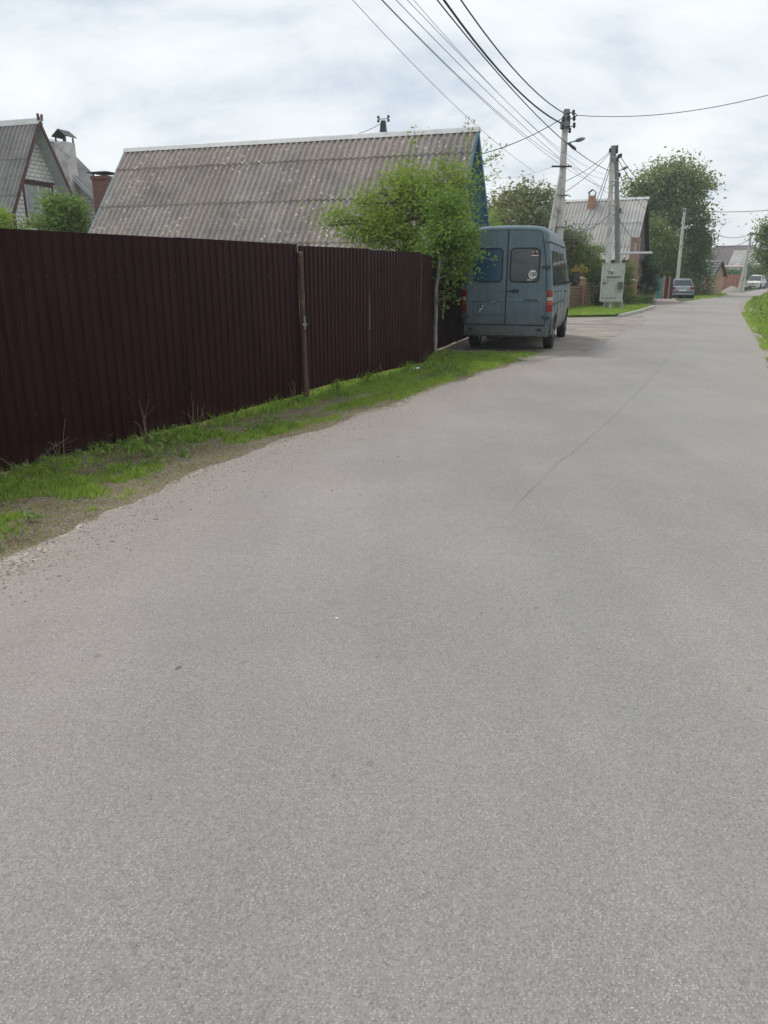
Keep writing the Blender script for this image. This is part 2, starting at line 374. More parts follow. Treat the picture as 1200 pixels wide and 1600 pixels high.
M['rim'] = MT('silver rim', (.22, .22, .22), .4, .2, 8, metal=.5)
M['stone'] = MT('white pebble stone', (.65, .63, .58), .9, .15, 30)
M['crack'] = MT('dark crack fill', (.19, .18, .172), .95, .3, 20)
M['leaf_front'] = leafmat('willowy green leaves', (.10, .185, .03), (.30, .42, .08), .5)
M['leaf_plum'] = leafmat('fresh plum leaves', (.06, .135, .028), (.21, .33, .07), .45)
M['leaf_dark'] = leafmat('dark walnut leaves', (.055, .12, .052), (.14, .23, .10), .42)
M['leaf_mid'] = leafmat('mid green leaves', (.07, .135, .045), (.19, .27, .09), .45)
M['leaf_pale'] = leafmat('dusty mixed leaves', (.12, .15, .065), (.28, .30, .17), .42)
M['leaf_far'] = leafmat('soft green far leaves', (.10, .175, .075), (.26, .34, .16), .45)
M['leaf_yellow'] = leafmat('yellow leaves', (.22, .18, .03), (.42, .33, .06))
M['thuja'] = leafmat('thuja scale leaves', (.012, .03, .014), (.028, .06, .025), .1)
M['pinkpetal'] = leafmat('pink petals', (.45, .22, .22), (.6, .42, .4))
M['whitepetal'] = leafmat('white petals', (.6, .6, .56), (.75, .75, .7))
M['grass'] = leafmat('green grass blades', (.13, .26, .05), (.42, .58, .14), .5)
M['grass_dry'] = leafmat('straw coloured blades', (.24, .20, .11), (.46, .40, .25), .35)
M['weed'] = leafmat('broad weed leaves', (.11, .2, .05), (.24, .34, .1), .35)

# ------------------------------------------------------------------ leaf / blade meshes (numpy)
def quads_mesh(name, V, mat, parent=None, per=4):
    # V: (N, per, 3)
    N = V.shape[0]; me = bpy.data.meshes.new(name)
    me.vertices.add(N * per); me.vertices.foreach_set('co', V.reshape(-1).astype(np.float32))
    me.loops.add(N * per); me.loops.foreach_set('vertex_index', np.arange(N * per, dtype=np.int32))
    me.polygons.add(N); me.polygons.foreach_set('loop_start', np.arange(0, N * per, per, dtype=np.int32))
    try: me.polygons.foreach_set('loop_total', np.full(N, per, dtype=np.int32))
    except Exception: pass
    me.update(calc_edges=True); me.validate()
    me.materials.append(mat)
    o = bpy.data.objects.new(name, me); C.objects.link(o); o.parent = parent
    return o
def leaves(centers, size, rs, droop=.3, aspect=.45, up=.0):
    N = len(centers)
    d = rs.normal(size=(N, 3)); d[:, 2] = d[:, 2] * .7 - droop + up; d /= np.linalg.norm(d, axis=1)[:, None]
    q = rs.normal(size=(N, 3)); s = np.cross(d, q); s /= np.linalg.norm(s, axis=1)[:, None] + 1e-9
    nn = np.cross(d, s)
    L = size * rs.uniform(.6, 1.35, N)[:, None]
    c = centers
    V = np.stack([c, c + d * L * .45 + s * L * aspect * .5 + nn * L * .08, c + d * L, c + d * L * .45 - s * L * aspect * .5 + nn * L * .08], 1)
    return V
def tree(name, label, base, blobs, nclump, nleaf, lsize, mat, trunk=None, cat='tree', group=None, clump_r=.22, shell=.55, aspect=.45, droop=.3, bark='bark', seed=1, sprigs=(), trunk_r=.08, up=0, limb=True):
    """blobs: (x,y,z,rx,ry,rz) world; leaves gathered in clumps, mostly near the blob surfaces; limbs run to the clumps"""
    rs = np.random.RandomState(seed); rnd = random.Random(seed)
    bx, by = base
    root = empty(name, (bx, by, 0), 0, label, cat, group)
    vol = np.array([b[3] * b[4] * b[5] for b in blobs]) ** .75; vol /= vol.sum()
    cl = []; owner = []
    for i, b in enumerate(blobs):
        n = max(2, int(nclump * vol[i]))
        u = rs.normal(size=(n, 3)); u /= np.linalg.norm(u, axis=1)[:, None]
        rr = shell + (1 - shell) * rs.uniform(0, 1, n) ** .7
        rr *= rs.uniform(.75, 1.12, n)
        p = np.array(b[:3]) + u * rr[:, None] * np.array(b[3:6])
        cl.append(p); owner += [i] * n
    cl = np.concatenate(cl)
    k = rs.randint(0, len(cl), nleaf)
    wts = rs.uniform(.5, 1.5, len(cl)); k = rs.choice(len(cl), nleaf, p=wts / wts.sum())
    cr = clump_r * rs.uniform(.6, 1.4, len(cl))
    c = cl[k] + rs.normal(size=(nleaf, 3)) * (cr[k][:, None] * np.array([1, 1, .75]))
    c[:, 2] = np.maximum(c[:, 2], .05)
    extra = []
    tw = MB()
    for (x0, y0, z0, x1, y1, z1, n) in sprigs:
        a = np.array([x0, y0, z0]); b = np.array([x1, y1, z1]); t = rs.uniform(.15, 1, n)
        extra.append(a + (b - a) * t[:, None] + rs.normal(size=(n, 3)) * lsize * .55)
        tw.tube([Vector((a - [bx, by, 0])), Vector((b - [bx, by, 0]))], [.009, .003], 4, caps=False)
    if extra: c = np.concatenate([c] + extra)
    c = c - np.array([bx, by, 0])
    quads_mesh('crown', leaves(c, lsize, rs, droop, aspect, up), mat, root)
    if trunk is None:
        top = max(b[2] for b in blobs); cxm = sum(b[0] for b in blobs) / len(blobs); cym = sum(b[1] for b in blobs) / len(blobs)
        trunk = [(bx, by, 0), (bx + (cxm - bx) * .4, by + (cym - by) * .4, top * .45), (cxm, cym, top * .95)]
    T = [Vector((p[0] - bx, p[1] - by, p[2])) for p in trunk]
    # refine trunk with slight bends
    pts = []; 
    for i in range(len(T) - 1):
        for q in range(5):
            f = q / 5; p = T[i].lerp(T[i + 1], f); 
            if not (i == 0 and q == 0): p = p + Vector((rnd.gauss(0, .12 * trunk_r), rnd.gauss(0, .12 * trunk_r), 0))
            pts.append(p)
    pts.append(T[-1]); N = len(pts)
    mb = MB(); mb.tube(pts, [trunk_r * (1.25 if i == 0 else 1) * (1 - .75 * i / (N - 1)) for i in range(N)], 8)
    mb.build('trunk', M[bark], root, smooth=True)
    if limb:
        lm = MB()
        for i, b in enumerate(blobs):
            bc = Vector((b[0] - bx, b[1] - by, b[2]))
            st = min(pts[max(1, N // 4):], key=lambda p: (p - (bc - Vector((0, 0, b[5] * .8)))).length)
            mid = st.lerp(bc, .5) + Vector((rnd.gauss(0, .1), rnd.gauss(0, .1), b[5] * .1)) * b[3]
            lm.tube([st, mid, bc], [trunk_r * .5, trunk_r * .34, trunk_r * .2], 5, caps=False)
            idx = [j for j in range(len(owner)) if owner[j] == i]; rnd.shuffle(idx)
            for j in idx[:14]:
                e_ = Vector(cl[j]) - Vector((bx, by, 0)); s_ = mid.lerp(bc, rnd.random())
                m_ = s_.lerp(e_, .5) + Vector((rnd.gauss(0, .05), rnd.gauss(0, .05), rnd.gauss(0, .05))) * b[3]
                lm.tube([s_, m_, e_], [trunk_r * .17, trunk_r * .11, trunk_r * .04], 4, caps=False)
        lm.build('limbs', M[bark], root, smooth=True)
    if tw.v: tw.build('twigs', M[bark], root)
    return root
def pb(px, py, Y, rpx, kz=1.0, ky=1.0):
    p = P(px, py, Y); r = rpx * Y / ray(px, py)[1]
    return (p.x, p.y, p.z, r, r * ky, r * kz)

# ------------------------------------------------------------------ terrain
def lerp2(pts, y):
    if y <= pts[0][1]:
        a, b = pts[0], pts[1]
    elif y >= pts[-1][1]:
        a, b = pts[-2], pts[-1]
    else:
        for i in range(len(pts) - 1):
            if pts[i][1] <= y <= pts[i + 1][1]: a, b = pts[i], pts[i + 1]; break
    t = (y - a[1]) / (b[1] - a[1]); return a[0] + (b[0] - a[0]) * t
LE = [G(*p) for p in ((0, 893), (140, 822), (270, 762), (400, 705), (480, 680), (560, 655), (620, 635), (700, 603), (770, 580), (835, 562))]
LE = [(LE[0][0] - 3.2, LE[0][1] - 7.2)] + LE
RE = [G(*p) for p in ((1200, 577), (1180, 533), (1160, 497), (1153, 482), (1160, 472), (1172, 466), (1188, 460))]
RE = [(-1.0, -3.2), (1.9, 1.8), (4.6, 8.2)] + RE
def nz(x, y, s=1.0, o=0.0): return mnoise.noise(Vector((x * s + o, y * s - o, o * .37)))
def sheet(name, rows, z, mat, edge=None, nx=10):
    """rows: list of (xl, xr, y); a strip of quads with an 'edge' attribute that is 1 at the borders"""
    vs, fs, at, wd_ = [], [], [], []
    for (xl, xr, y) in rows:
        for k in range(nx + 1):
            t = k / nx; x = xl + (xr - xl) * t; vs.append((x, y, z)); d = min(t, 1 - t) * (xr - xl)
            at.append(max(0, 1 - d / (edge or 1))); wd_.append(max(0, 1 - t * (xr - xl) / 2.6) if edge else 0)
    for i in range(len(rows) - 1):
        for k in range(nx):
            a = i * (nx + 1) + k; fs.append((a, a + 1, a + nx + 2, a + nx + 1))
    me = bpy.data.meshes.new(name); me.from_pydata(vs, [], fs); me.materials.append(mat)
    if edge:
        a_ = me.attributes.new('edge', 'FLOAT', 'POINT'); a_.data.foreach_set('value', at); a_ = me.attributes.new('wide', 'FLOAT', 'POINT'); a_.data.foreach_set('value', wd_)
    o = bpy.data.objects.new(name, me); C.objects.link(o); o['kind'] = 'structure'; return o
def flat(name, pts, z, mat, rag=.05, step=.25, seed=0):
    out_ = []
    for i in range(len(pts)):
        a = Vector(pts[i]); b = Vector(pts[(i + 1) % len(pts)]); n = max(1, int((b - a).length / step))
        for k in range(n):
            p = a.lerp(b, k / n); out_.append((p.x + nz(p.x, p.y, 2.1, seed) * rag * 2, p.y + nz(p.x, p.y, 2.3, seed + 5) * rag * 2, z))
    me = bpy.data.meshes.new(name); me.from_pydata(out_, [], [tuple(range(len(out_)))]); me.materials.append(mat)
    o = bpy.data.objects.new(name, me); C.objects.link(o); o['kind'] = 'structure'; return o
g = MB(); g.add([(-900, -300, 0), (900, -300, 0), (900, 1500, 0), (-900, 1500, 0)], [(0, 1, 2, 3)])
g.build('ground', M['field'], fix=False)['kind'] = 'structure'
# fence line (plan)
FA, FB, FC, FD, FE = (-5.9, 1.0), (-1.09, 10.22), (.66, 14.1), (1.15, 17.3), (2.62, 22.3)
FL = [FA, (-3.08, 6.5), FB, FC, FD, FE]
def fenceX(y): return lerp2(FL, y)
# road
rows = []
LE_far = [G(*p) for p in ((905, 528), (1000, 490), (1060, 473), (1095, 467.5), (1130, 462.3), (1158, 457.5), (1172, 455))]
LEall = LE + LE_far
y = -3.2
while y < 112:
    xl = lerp2(LEall, y); xr = lerp2(RE, y)
    if y < 16: xl += nz(xl, y, 1.6) * .16 + nz(xl, y, 6, 3) * .07 + nz(xl, y, 15, 5) * .03
    xr += nz(xr, y, .9, 8) * .10 + nz(xr, y, 5, 4) * .035
    rows.append((xl, xr, y)); y += .12 if y < 20 else .6
sheet('road', rows, .012, M['asphalt'], edge=1.1, nx=24)
# sandy shoulders just under the road edge
sh = []
y = 1.0
while y < 16.6:
    xl = lerp2(LE, y); sh.append((xl - .10 - .20 * nz(xl, y, 1.1, 2) - .07 * nz(xl, y, 7, 9), xl + .25, y)); y += .1
sheet('left_shoulder', sh, .008, M['gravel'])
sh = []
y = -2
while y < 90:
    xr = lerp2(RE, y); sh.append((xr - .3, xr + .22 + .2 * nz(xr, y, .7, 2) + (.25 if 36 < y < 60 else 0), y)); y += .2
sheet('right_shoulder', sh, .008, M['gravel'])
vr = []
y = -3.
while y < 22:
    vr.append((fenceX(y) - .9, (lerp2(LE, y) if y < 16.3 else lerp2(LE, 16.3)) + .2, y)); y += .3
sheet('verge_soil', vr, .004, M['soil'])
# parking apron by the van, its pale drive and the side drive
flat('gravel_apron', [G(668, 549), G(760, 556), G(832, 566), G(910, 552), G(1010, 503), G(1002, 489), G(968, 496), G(890, 497), (5.5, 33), (2.9, 23.5), (2.55, 22.0), (1.25, 17.4)], .0155, M['gravel'], .07)
flat('side_drive', [G(1003, 489), G(1065, 474), G(1052, 465), G(1016, 467), G(985, 471)], .016, M['gravel'], .08)
flat('far_shoulder', [G(1098, 468), G(1165, 457.5), G(1160, 454), G(1090, 463)], .016, M['gravel'], .05)
isl = [G(886, 495), G(958, 494), G(1000, 486), G(1017, 481), G(992, 474.5), G(940, 474.5), G(886, 479)]
flat('grass_island', isl, .05, M['field'], .06)
# kerb of the island
def strip(name, pts, wd, z0, z1, mat, **k):
    mb = MB()
    for i in range(len(pts) - 1):
        a, b = Vector(pts[i]), Vector(pts[i + 1]); L = (b - a).length; n = max(1, int(L / 1.0)); d = (b - a) / n
        ang = math.atan2(d.y, d.x)
        for q in range(n):
            c = a + d * (q + .5); mb.box((c.x, c.y, (z0 + z1) / 2), (d.length - .02, wd, z1 - z0), ang + random.gauss(0, .01))
    o = mb.build(name, mat, bevel=.012); return o
ko = strip('kerb', [G(968, 496.5), G(1000, 488.5), G(1021, 481)], .16, 0, .13, M['kerb']); ko['kind'] = 'structure'
# cracks in the road
def crack(pts, wdt, seed):
    rn = random.Random(seed); V = []
    for i in range(len(pts) - 1):
        a, b = Vector(pts[i]), Vector(pts[i + 1]); n = max(2, int((b - a).length / .12))
        for k in range(n): V.append(a.lerp(b, k / n) + Vector((rn.gauss(0, .012), rn.gauss(0, .012))))
    vs, fs = [], []
    for i, p in enumerate(V):
        d = (V[min(i + 1, len(V) - 1)] - V[max(0, i - 1)]).normalized(); n_ = Vector((-d.y, d.x)); ww = wdt * rn.uniform(.25, 1)
        vs += [(*(p - n_ * ww), .0165), (*(p + n_ * ww), .0165)]
    fs = [(2 * i, 2 * i + 1, 2 * i + 3, 2 * i + 2) for i in range(len(V) - 1)]
    return vs, fs
cm = MB()
cm.add(*crack([G(*p) for p in ((1082, 478), (1068, 510), (1046, 556), (1010, 600), (962, 650), (905, 700), (850, 745), (800, 800))], .0021, 1))
for (a, b, s_) in (((1000, 582), (1120, 590), 2), ((880, 615), (1005, 600), 3), ((900, 545), (1045, 556), 5)):
    cm.add(*crack([G(*a), G(*b)], .0035, s_))
cm.build('road_crack', M['crack'], fix=False)['kind'] = 'structure'

# ------------------------------------------------------------------ grass
def blades(name, label, pts, hts, wd, mat, seed, lean=.45, cat='grass'):
    rs = np.random.RandomState(seed); n = len(pts); a = rs.uniform(0, 2 * np.pi, n); h = hts
    s = np.stack([np.cos(a), np.sin(a), np.zeros(n)], 1) * (wd * rs.uniform(.6, 1.4, n))[:, None]
    b = rs.uniform(0, 2 * np.pi, n); ln = rs.uniform(.1, 1, n) * lean
    d = np.stack([np.cos(b) * ln, np.sin(b) * ln, np.ones(n)], 1)
    m = pts + d * (h * .55)[:, None]; d2 = d.copy(); d2[:, :2] *= 2.6; d2[:, 2] *= .75
    t = m + d2 * (h * .45)[:, None]
    V = np.stack([pts - s, pts + s, m + s * .75, t, m - s * .75], 1)
    o = quads_mesh(name, V, mat, None, 5); tag(o, label, cat, None, 'stuff'); return o
def verge_points(n, seed, y0, y1, f):
    rs = random.Random(seed); P_ = []; H = []
    tries = 0
    while len(P_) < n and tries < n * 12:
        tries += 1
        y = y0 + (y1 - y0) * rs.random() ** 1.25
        xl = fenceX(y) - (.5 if y > 8.5 else .12); xr = lerp2(LE, y) - .06; t = rs.random(); x = xl + (xr - xl) * t
        dn, hh = f(x, y, t)
        if rs.random() < dn: P_.append((x, y, .002)); H.append(hh * rs.uniform(.5, 1.3))
    return np.array(P_), np.array(H)
def sm(a, b, x): 
    t = min(1, max(0, (x - a) / (b - a))); return t * t * (3 - 2 * t)
def f_green(x, y, t):
    n = nz(x, y, 1.7, 1) * .5 + nz(x, y, 4.5, 6) * .35 + nz(x, y, 12, 2) * .2
    far = sm(9.0, 11.5, y)
    band = max(math.exp(-((t - .3) / .2) ** 2), math.exp(-((t - .72) / .14) ** 2) * .95)
    band = max(band, far * .95 * (1 - sm(.82, 1.0, t))) * (.78 + .22 * far + .5 * nz(x, y, .9, 13))
    if y < 6.6: band = max(band, .95 * math.exp(-((t - .62) / .24) ** 2))
    v = sm(.22, .62, band * .55 + n * 1.1 + .08 + far * .15)
    v *= 1 - sm(.9, 1.02, t)
    return v * v * .85 + .06, .02 + .036 * v * (1 + 1.2 * nz(x, y, 5, 3)) + (.05 if t < .3 else 0) * (.5 + n)
p_, h_ = verge_points(78000, 3, 3.6, 16.9, f_green)
blades('verge_grass', 'short bright green grass in patches between the maroon fence and the road', p_, h_, .0042, M['grass'], 5)
p_, h_ = verge_points(22000, 4, 3.6, 16.9, lambda x, y, t: ((.8 if t < .3 else .4) * sm(-.2, .4, nz(x, y, 2.5, 9)) + .08, .022))
p_[:, 2] += .004
blades('dry_grass', 'straw coloured dead grass lying along the foot of the maroon fence', p_, h_, .0022, M['grass_dry'], 6, 1.6)
# taller tufts at the foot of the fence
rn = random.Random(77); P_, H_ = [], []
for k in range(210):
    y = 5 + 11.5 * rn.random() ** .8; x0 = fenceX(y) + rn.uniform(-.12, .28); hh = rn.uniform(.06, .2) * (1.25 if 9.5 < y < 13.5 else .8)
    if nz(x0, y, 1.3, 7) < -.12: continue
    for q in range(rn.randint(14, 34)): P_.append((x0 + rn.gauss(0, .045), y + rn.gauss(0, .045), .0)); H_.append(hh * rn.uniform(.5, 1.2))
blades('tall_tufts', 'taller green grass tufts against the foot of the maroon fence', np.array(P_), np.array(H_), .0045, M['grass'], 41, .5)
# broad weed leaves (plantain, dandelion) scattered in the verge
rs = np.random.RandomState(8); cs = []
while len(cs) < 2600:
    y = 3.8 + 13 * rs.rand(); t = rs.rand(); x = fenceX(y) - .1 + (lerp2(LE, y) - .15 - fenceX(y)) * t ** 1.4
    if nz(x, y, 1.2, 4) + (.25 if t < .35 else -.12) > .0:
        for k in range(rs.randint(5, 12)): cs.append((x + rs.normal() * .03, y + rs.normal() * .03, .02 + rs.rand() * .04))
o = quads_mesh('verge_weeds', leaves(np.array(cs), .06, rs, -.3, .42, .5), M['weed']); tag(o, 'broad leaved weeds scattered through the verge grass by the fence', 'weeds', None, 'stuff')
# dry twigs and cut branches heaped under the left end of the fence
tw = MB(); rn = random.Random(5)
for k in range(70):
    a = Vector((*G(rn.uniform(-20, 95), rn.uniform(700, 742)), rn.uniform(.0, .06))); an = rn.uniform(0, 6.28); L = rn.uniform(.1, .42)
    b = a + Vector((math.cos(an) * L, math.sin(an) * L, rn.uniform(-.01, .22) * (L / .3))); b.z = max(.01, b.z)
    tw.tube([a, a.lerp(b, .5) + Vector((rn.gauss(0, .02), rn.gauss(0, .02), .015)), b], [.0035, .0028, .0015], 4)
tag(tw.build('dry_twigs', M['bark']), 'tangle of thin grey dry twigs under the near end of the maroon fence', 'twigs', None, 'stuff')
tw = MB()
for k in range(260):
    px, py = rn.uniform(60, 330), 0; y = rn.uniform(5, 9.2); x = fenceX(y) + rn.uniform(-.05, .35) ; an = rn.uniform(0, 6.28); L = rn.uniform(.05, .2)
    a = Vector((x, y, rn.uniform(.01, .05))); b = a + Vector((math.cos(an) * L, math.sin(an) * L, rn.uniform(-.01, .03))); b.z = max(.008, b.z)
    tw.tube([a, b], [.002, .0012], 3)
tag(tw.build('straw_litter', M['grass_dry']), 'pale stalks and straw littering the verge below the maroon fence', 'litter', None, 'stuff')
# tall dead stalks standing against the fence
st = MB()
for (px, y) in ((247, 0), (300, 0), (292, 0), (140, 0), (585, 0), (660, 0), (430, 0)):
    yy = {247: 7.6, 300: 8.3, 292: 8.2, 140: 6.7, 585: 12.4, 660: 14.3, 430: 9.9}[px]
    for q in range(5):
        x = fenceX(yy) + rn.uniform(.03, .14); a = Vector((x, yy + rn.gauss(0, .06), 0)); h = rn.uniform(.15, .45)
        st.tube([a, a + Vector((rn.gauss(0, .03), rn.gauss(0, .03), h * .6)), a + Vector((rn.gauss(0, .08), rn.gauss(0, .08), h))], [.003, .0022, .001], 3)
tag(st.build('dead_stalks', M['grass_dry']), 'thin dead stalks standing against the lower edge of the maroon fence', 'stalks', None, 'stuff')
# loose grit on road edge
gr = MB(); rn = random.Random(9)
def pebble(mb, c, r, rn):
    ph = rn.uniform(0, 6)
    vs = []
    for z, k, n in ((-.35, .75, 5), (.35, .8, 5)):
        for q in range(5):
            a = ph + q * 1.2566; rr = r * k * rn.uniform(.7, 1.15); vs.append((c[0] + rr * math.cos(a), c[1] + rr * math.sin(a), c[2] + r * (z + .35)))
    vs.append((c[0], c[1], c[2] + r * 1.05))
    mb.add(vs, [(q, (q + 1) % 5, 5 + (q + 1) % 5, 5 + q) for q in range(5)] + [(5 + q, 5 + (q + 1) % 5, 10) for q in range(5)])
for k in range(3600):
    y = 3.2 + 12 * rn.random() ** 1.6; x = lerp2(LE, y) + rn.gauss(.06, .26)
    pebble(gr, (x, y, .010), rn.uniform(.0025, .008), rn)
tag(gr.build('loose_grit', M['gravel']), 'loose grit scattered along the left edge of the asphalt', 'gravel', None, 'stuff')
sm_ = MB(); x, y = G(526, 971); pebble(sm_, (x, y, .012), .011, random.Random(3)); pebble(sm_, (x + .004, y - .003, .012), .008, random.Random(4))
o = sm_.build('pebble', M['stone']); tag(o, 'single small white pebble lying in the middle of the grey asphalt', 'pebble')
# small twigs / leaf crumbs on the asphalt
tl = MB(); rn = random.Random(12)
for (px, py) in ((415, 779), (600, 724), (620, 716), (274, 1051), (520, 770), (845, 558), (1180, 540), (1150, 541), (560, 690), (1170, 602), (380, 740), (300, 800), (240, 815), (470, 700), (180, 850), (90, 905), (430, 712), (350, 770)):
    x, y = G(px, py); a = rn.uniform(0, 3.1); L = rn.uniform(.015, .04)
    tl.tube([(x, y, .016), (x + math.cos(a) * L * .5, y + math.sin(a) * L * .5 + .003, .018), (x + math.cos(a) * L, y + math.sin(a) * L, .016)], [.0016, .0022, .001], 4)
tag(tl.build('twig_litter', M['barkdark']), 'tiny dark twigs and leaf crumbs scattered over the asphalt', 'litter', None, 'stuff')
for (px, py, nm, lb) in ((650, 576, 'paper_scrap', 'crumpled white scrap of litter on the verge near the thin tree trunk'),):
    x, y = G(px, py + 8); mb = MB(); rr = random.Random(2)
    V = [[(x + (i - 2) * .035 + rr.gauss(0, .008), y + (j - 1) * .03 + rr.gauss(0, .008), .07 + rr.uniform(0, .05)) for i in range(5)] for j in range(3)]
    mb.loft(V, cap=False, closed=False); tag(mb.build(nm, M['whitepaint'], fix=False), lb, 'litter')

# right grass bank
def bankz(x, y):
    d = x - lerp2(RE, y) - .5; return .42 * sm(0, 2.2, d) * sm(12, 20, y) * (1 + .3 * nz(x, y, .6)) 
def bankrow(y):
    xr = lerp2(RE, y) + .1 + (.25 if 36 < y < 60 else 0)
    return xr
vs, fs = [], []
ys = [12 + .5 * i for i in range(150)]; nxx = 24
for y in ys:
    for k in range(nxx + 1):
        x = bankrow(y) + (k / nxx) ** 1.4 * 14; vs.append((x, y, max(.0045, bankz(x, y)) if k else .0045))
for i in range(len(ys) - 1):
    for k in range(nxx):
        a = i * (nxx + 1) + k; fs.append((a, a + 1, a + nxx + 2, a + nxx + 1))
me = bpy.data.meshes.new('grass_bank'); me.from_pydata(vs, [], fs); me.materials.append(M['field']); me.polygons.foreach_set('use_smooth', [True] * len(fs))
o = bpy.data.objects.new('grass_bank', me); C.objects.link(o); o['kind'] = 'structure'
rn = random.Random(21); P_, H_ = [], []
while len(P_) < 34000:
    y = 12.5 + 50 * rn.random() ** 1.7; x = bankrow(y) + abs(rn.gauss(0, 1.6)) - .05
    nn = nz(x, y, .9, 3)
    if rn.random() < .35 + nn: P_.append((x, y, max(0, bankz(x, y)) - .005)); H_.append((.05 + .16 * sm(.2, 1.6, x - bankrow(y)) * (1 + nn)) * rn.uniform(.5, 1.4) * (1 + y / 60))
blades('bank_grass', 'tall fresh green grass on the bank right of the road', np.array(P_), np.array(H_), .009, M['grass'], 15)
cs = []
rs = np.random.RandomState(31)
for k in range(160):
    y = 14 + 38 * rs.rand(); x = bankrow(y) + .3 + rs.rand() * 2.6; z = bankz(x, y)
    for q in range(14): cs.append((x + rs.normal() * .09, y + rs.normal() * .09, z + .06 + rs.rand() * .28))
o = quads_mesh('bank_weeds', leaves(np.array(cs), .11, rs, -.1, .4, .2), M['weed']); tag(o, 'leafy weeds standing in the tall grass on the right bank', 'weeds', None, 'stuff')
fl = []
for k in range(90):
    y = 16 + 30 * rs.rand(); x = bankrow(y) + .2 + rs.rand() * 2.2; fl.append((x, y, bankz(x, y) + .18 + rs.rand() * .08))
c0 = P(1177, 484, 33.0)
for k in range(30): fl.append((c0.x + rs.normal() * .16, c0.y + rs.normal() * .16, max(.2, c0.z) + rs.normal() * .05))
o = quads_mesh('wild_flowers', leaves(np.array(fl), .05, rs, 0, .9), M['whitepetal']); tag(o, 'tiny white wild flowers dotted over the right grass bank', 'flowers', None, 'stuff')
# island grass
rn = random.Random(22); P_, H_ = [], []
xs = [p[0] for p in isl]; ys_ = [p[1] for p in isl]
def inside(x, y, poly):
    c = False
    for i in range(len(poly)):
        a, b = poly[i], poly[i - 1]
        if (a[1] > y) != (b[1] > y) and x < (b[0] - a[0]) * (y - a[1]) / (b[1] - a[1]) + a[0]: c = not c
    return c
while len(P_) < 16000:
    x = rn.uniform(min(xs), max(xs)); y = rn.uniform(min(ys_), max(ys_))
    if inside(x, y, isl): P_.append((x, y, .048)); H_.append(rn.uniform(.05, .13))
blades('island_grass', 'mown green grass on the small island in front of the grey cabinet', np.array(P_), np.array(H_), .009, M['grass'], 17)
P_, H_ = [], []
far_isl = [G(1085, 468.5), G(1115, 465.5), G(1136, 461), G(1128, 458), G(1085, 461)]
xs = [p[0] for p in far_isl]; ys_ = [p[1] for p in far_isl]
while len(P_) < 4000:
    x = rn.uniform(min(xs), max(xs)); y = rn.uniform(min(ys_), max(ys_))
    if inside(x, y, far_isl): P_.append((x, y, .01)); H_.append(rn.uniform(.08, .2))
blades('roadside_grass', 'distant grass strip beside the road beyond the silver hatchback', np.array(P_), np.array(H_), .02, M['grass'], 18)

def bw(mb, name, mat, root, **k):
    """build a part given in world coordinates under an unrotated root"""
    L = root.location; mb.v = [(p[0] - L[0], p[1] - L[1], p[2] - L[2]) for p in mb.v]
    return mb.build(name, mat, root, **k)
# ------------------------------------------------------------------ the maroon fence
fr = empty('metal_fence', (FB[0], FB[1], 0), 0, 'long dark maroon corrugated metal fence along the left side of the road', 'fence')
def corr(a, b, z0a, z0b, z1a, z1b, name, seed, per=.115, d=.017):
    a = Vector(a); b = Vector(b); L = (b - a).length; u = (b - a) / L; n = Vector((u.y, -u.x)); rn = random.Random(seed)
    prof = [(0, 0), (.34, 0), (.46, 1), (.88, 1)]
    pts = []; k = 0
    while True:
        done = False
        for (f, h) in prof:
            t = (k + f) * per
            if t > L: done = True; break
            pts.append((t, h * d))
        if done: break
        k += 1
    pts.append((L, 0)); vs = []; fs = []; NZ = 5
    for (t, h) in pts:
        for q in range(NZ + 1):
            v = q / NZ; z0 = z0a + (z0b - z0a) * t / L + .006 * math.sin(t * 3 + seed); z1 = z1a + (z1b - z1a) * t / L
            wob = .010 * nz(t * .6 + seed * 3, v * 1.4, 1) + (.004 if v == 0 else 0) * rn.uniform(-1, 1)
            p = a + u * t + n * (h + wob); vs.append((p.x, p.y, z0 + (z1 - z0) * v))
    m = NZ + 1
    for i in range(len(pts) - 1):
        for q in range(NZ): fs.append((i * m + q, (i + 1) * m + q, (i + 1) * m + q + 1, i * m + q + 1))
    mb = MB(); mb.add(vs, fs); return bw(mb, name, M['fence'], fr, fix=False)
def fp(t, a, b): return (a[0] + (b[0] - a[0]) * t, a[1] + (b[1] - a[1]) * t)
A2 = (-3.08, 6.5)
_r = random.Random(6)
secs = [(FA, fp(.5, FA, A2), .03, .03, 1.97, 1.965), (fp(.5, FA, A2), A2, .025, .03, 1.975, 1.97), (A2, fp(.48, A2, FB), .03, .05, 1.97, 1.975), (fp(.48, A2, FB), fp(.9995, A2, FB), .05, .10, 1.975, 1.975),
        (fp(.0015, FB, FC), fp(.5, FB, FC), .13, .12, 1.965, 1.985), (fp(.5, FB, FC), fp(.985, FB, FC), .12, .09, 1.975, 1.985), (FC, FD, .05, .04, 1.96, 1.96), (FD, fp(.5, FD, FE), .04, .04, 1.96, 1.96), (fp(.5, FD, FE), FE, .04, .04, 1.96, 1.96)]
for i, sct in enumerate(secs):
    dz = _r.uniform(-.008, .008); corr(*sct[:4], sct[4] + dz, sct[5] + dz + _r.uniform(-.006, .006), 'corrugated_sheet', i + 1)
ux = Vector((FB[0] - A2[0], FB[1] - A2[1])).normalized(); nx_ = Vector((ux.y, -ux.x))
mb = MB(); px_, py_ = FB[0] + nx_.x * .045, FB[1] + nx_.y * .045
mb.tube([(px_ + .02, py_ - .01, -.05), (px_ + .005, py_, 1.0), (px_ - .005, py_, 1.88)], .036, 12)
mb.tube([(px_ + .02, py_ - .01, 0), (px_ + .019, py_ - .01, .3)], [.045, .038], 12)
bw(mb, 'post', M['rustpipe'], fr, smooth=True)
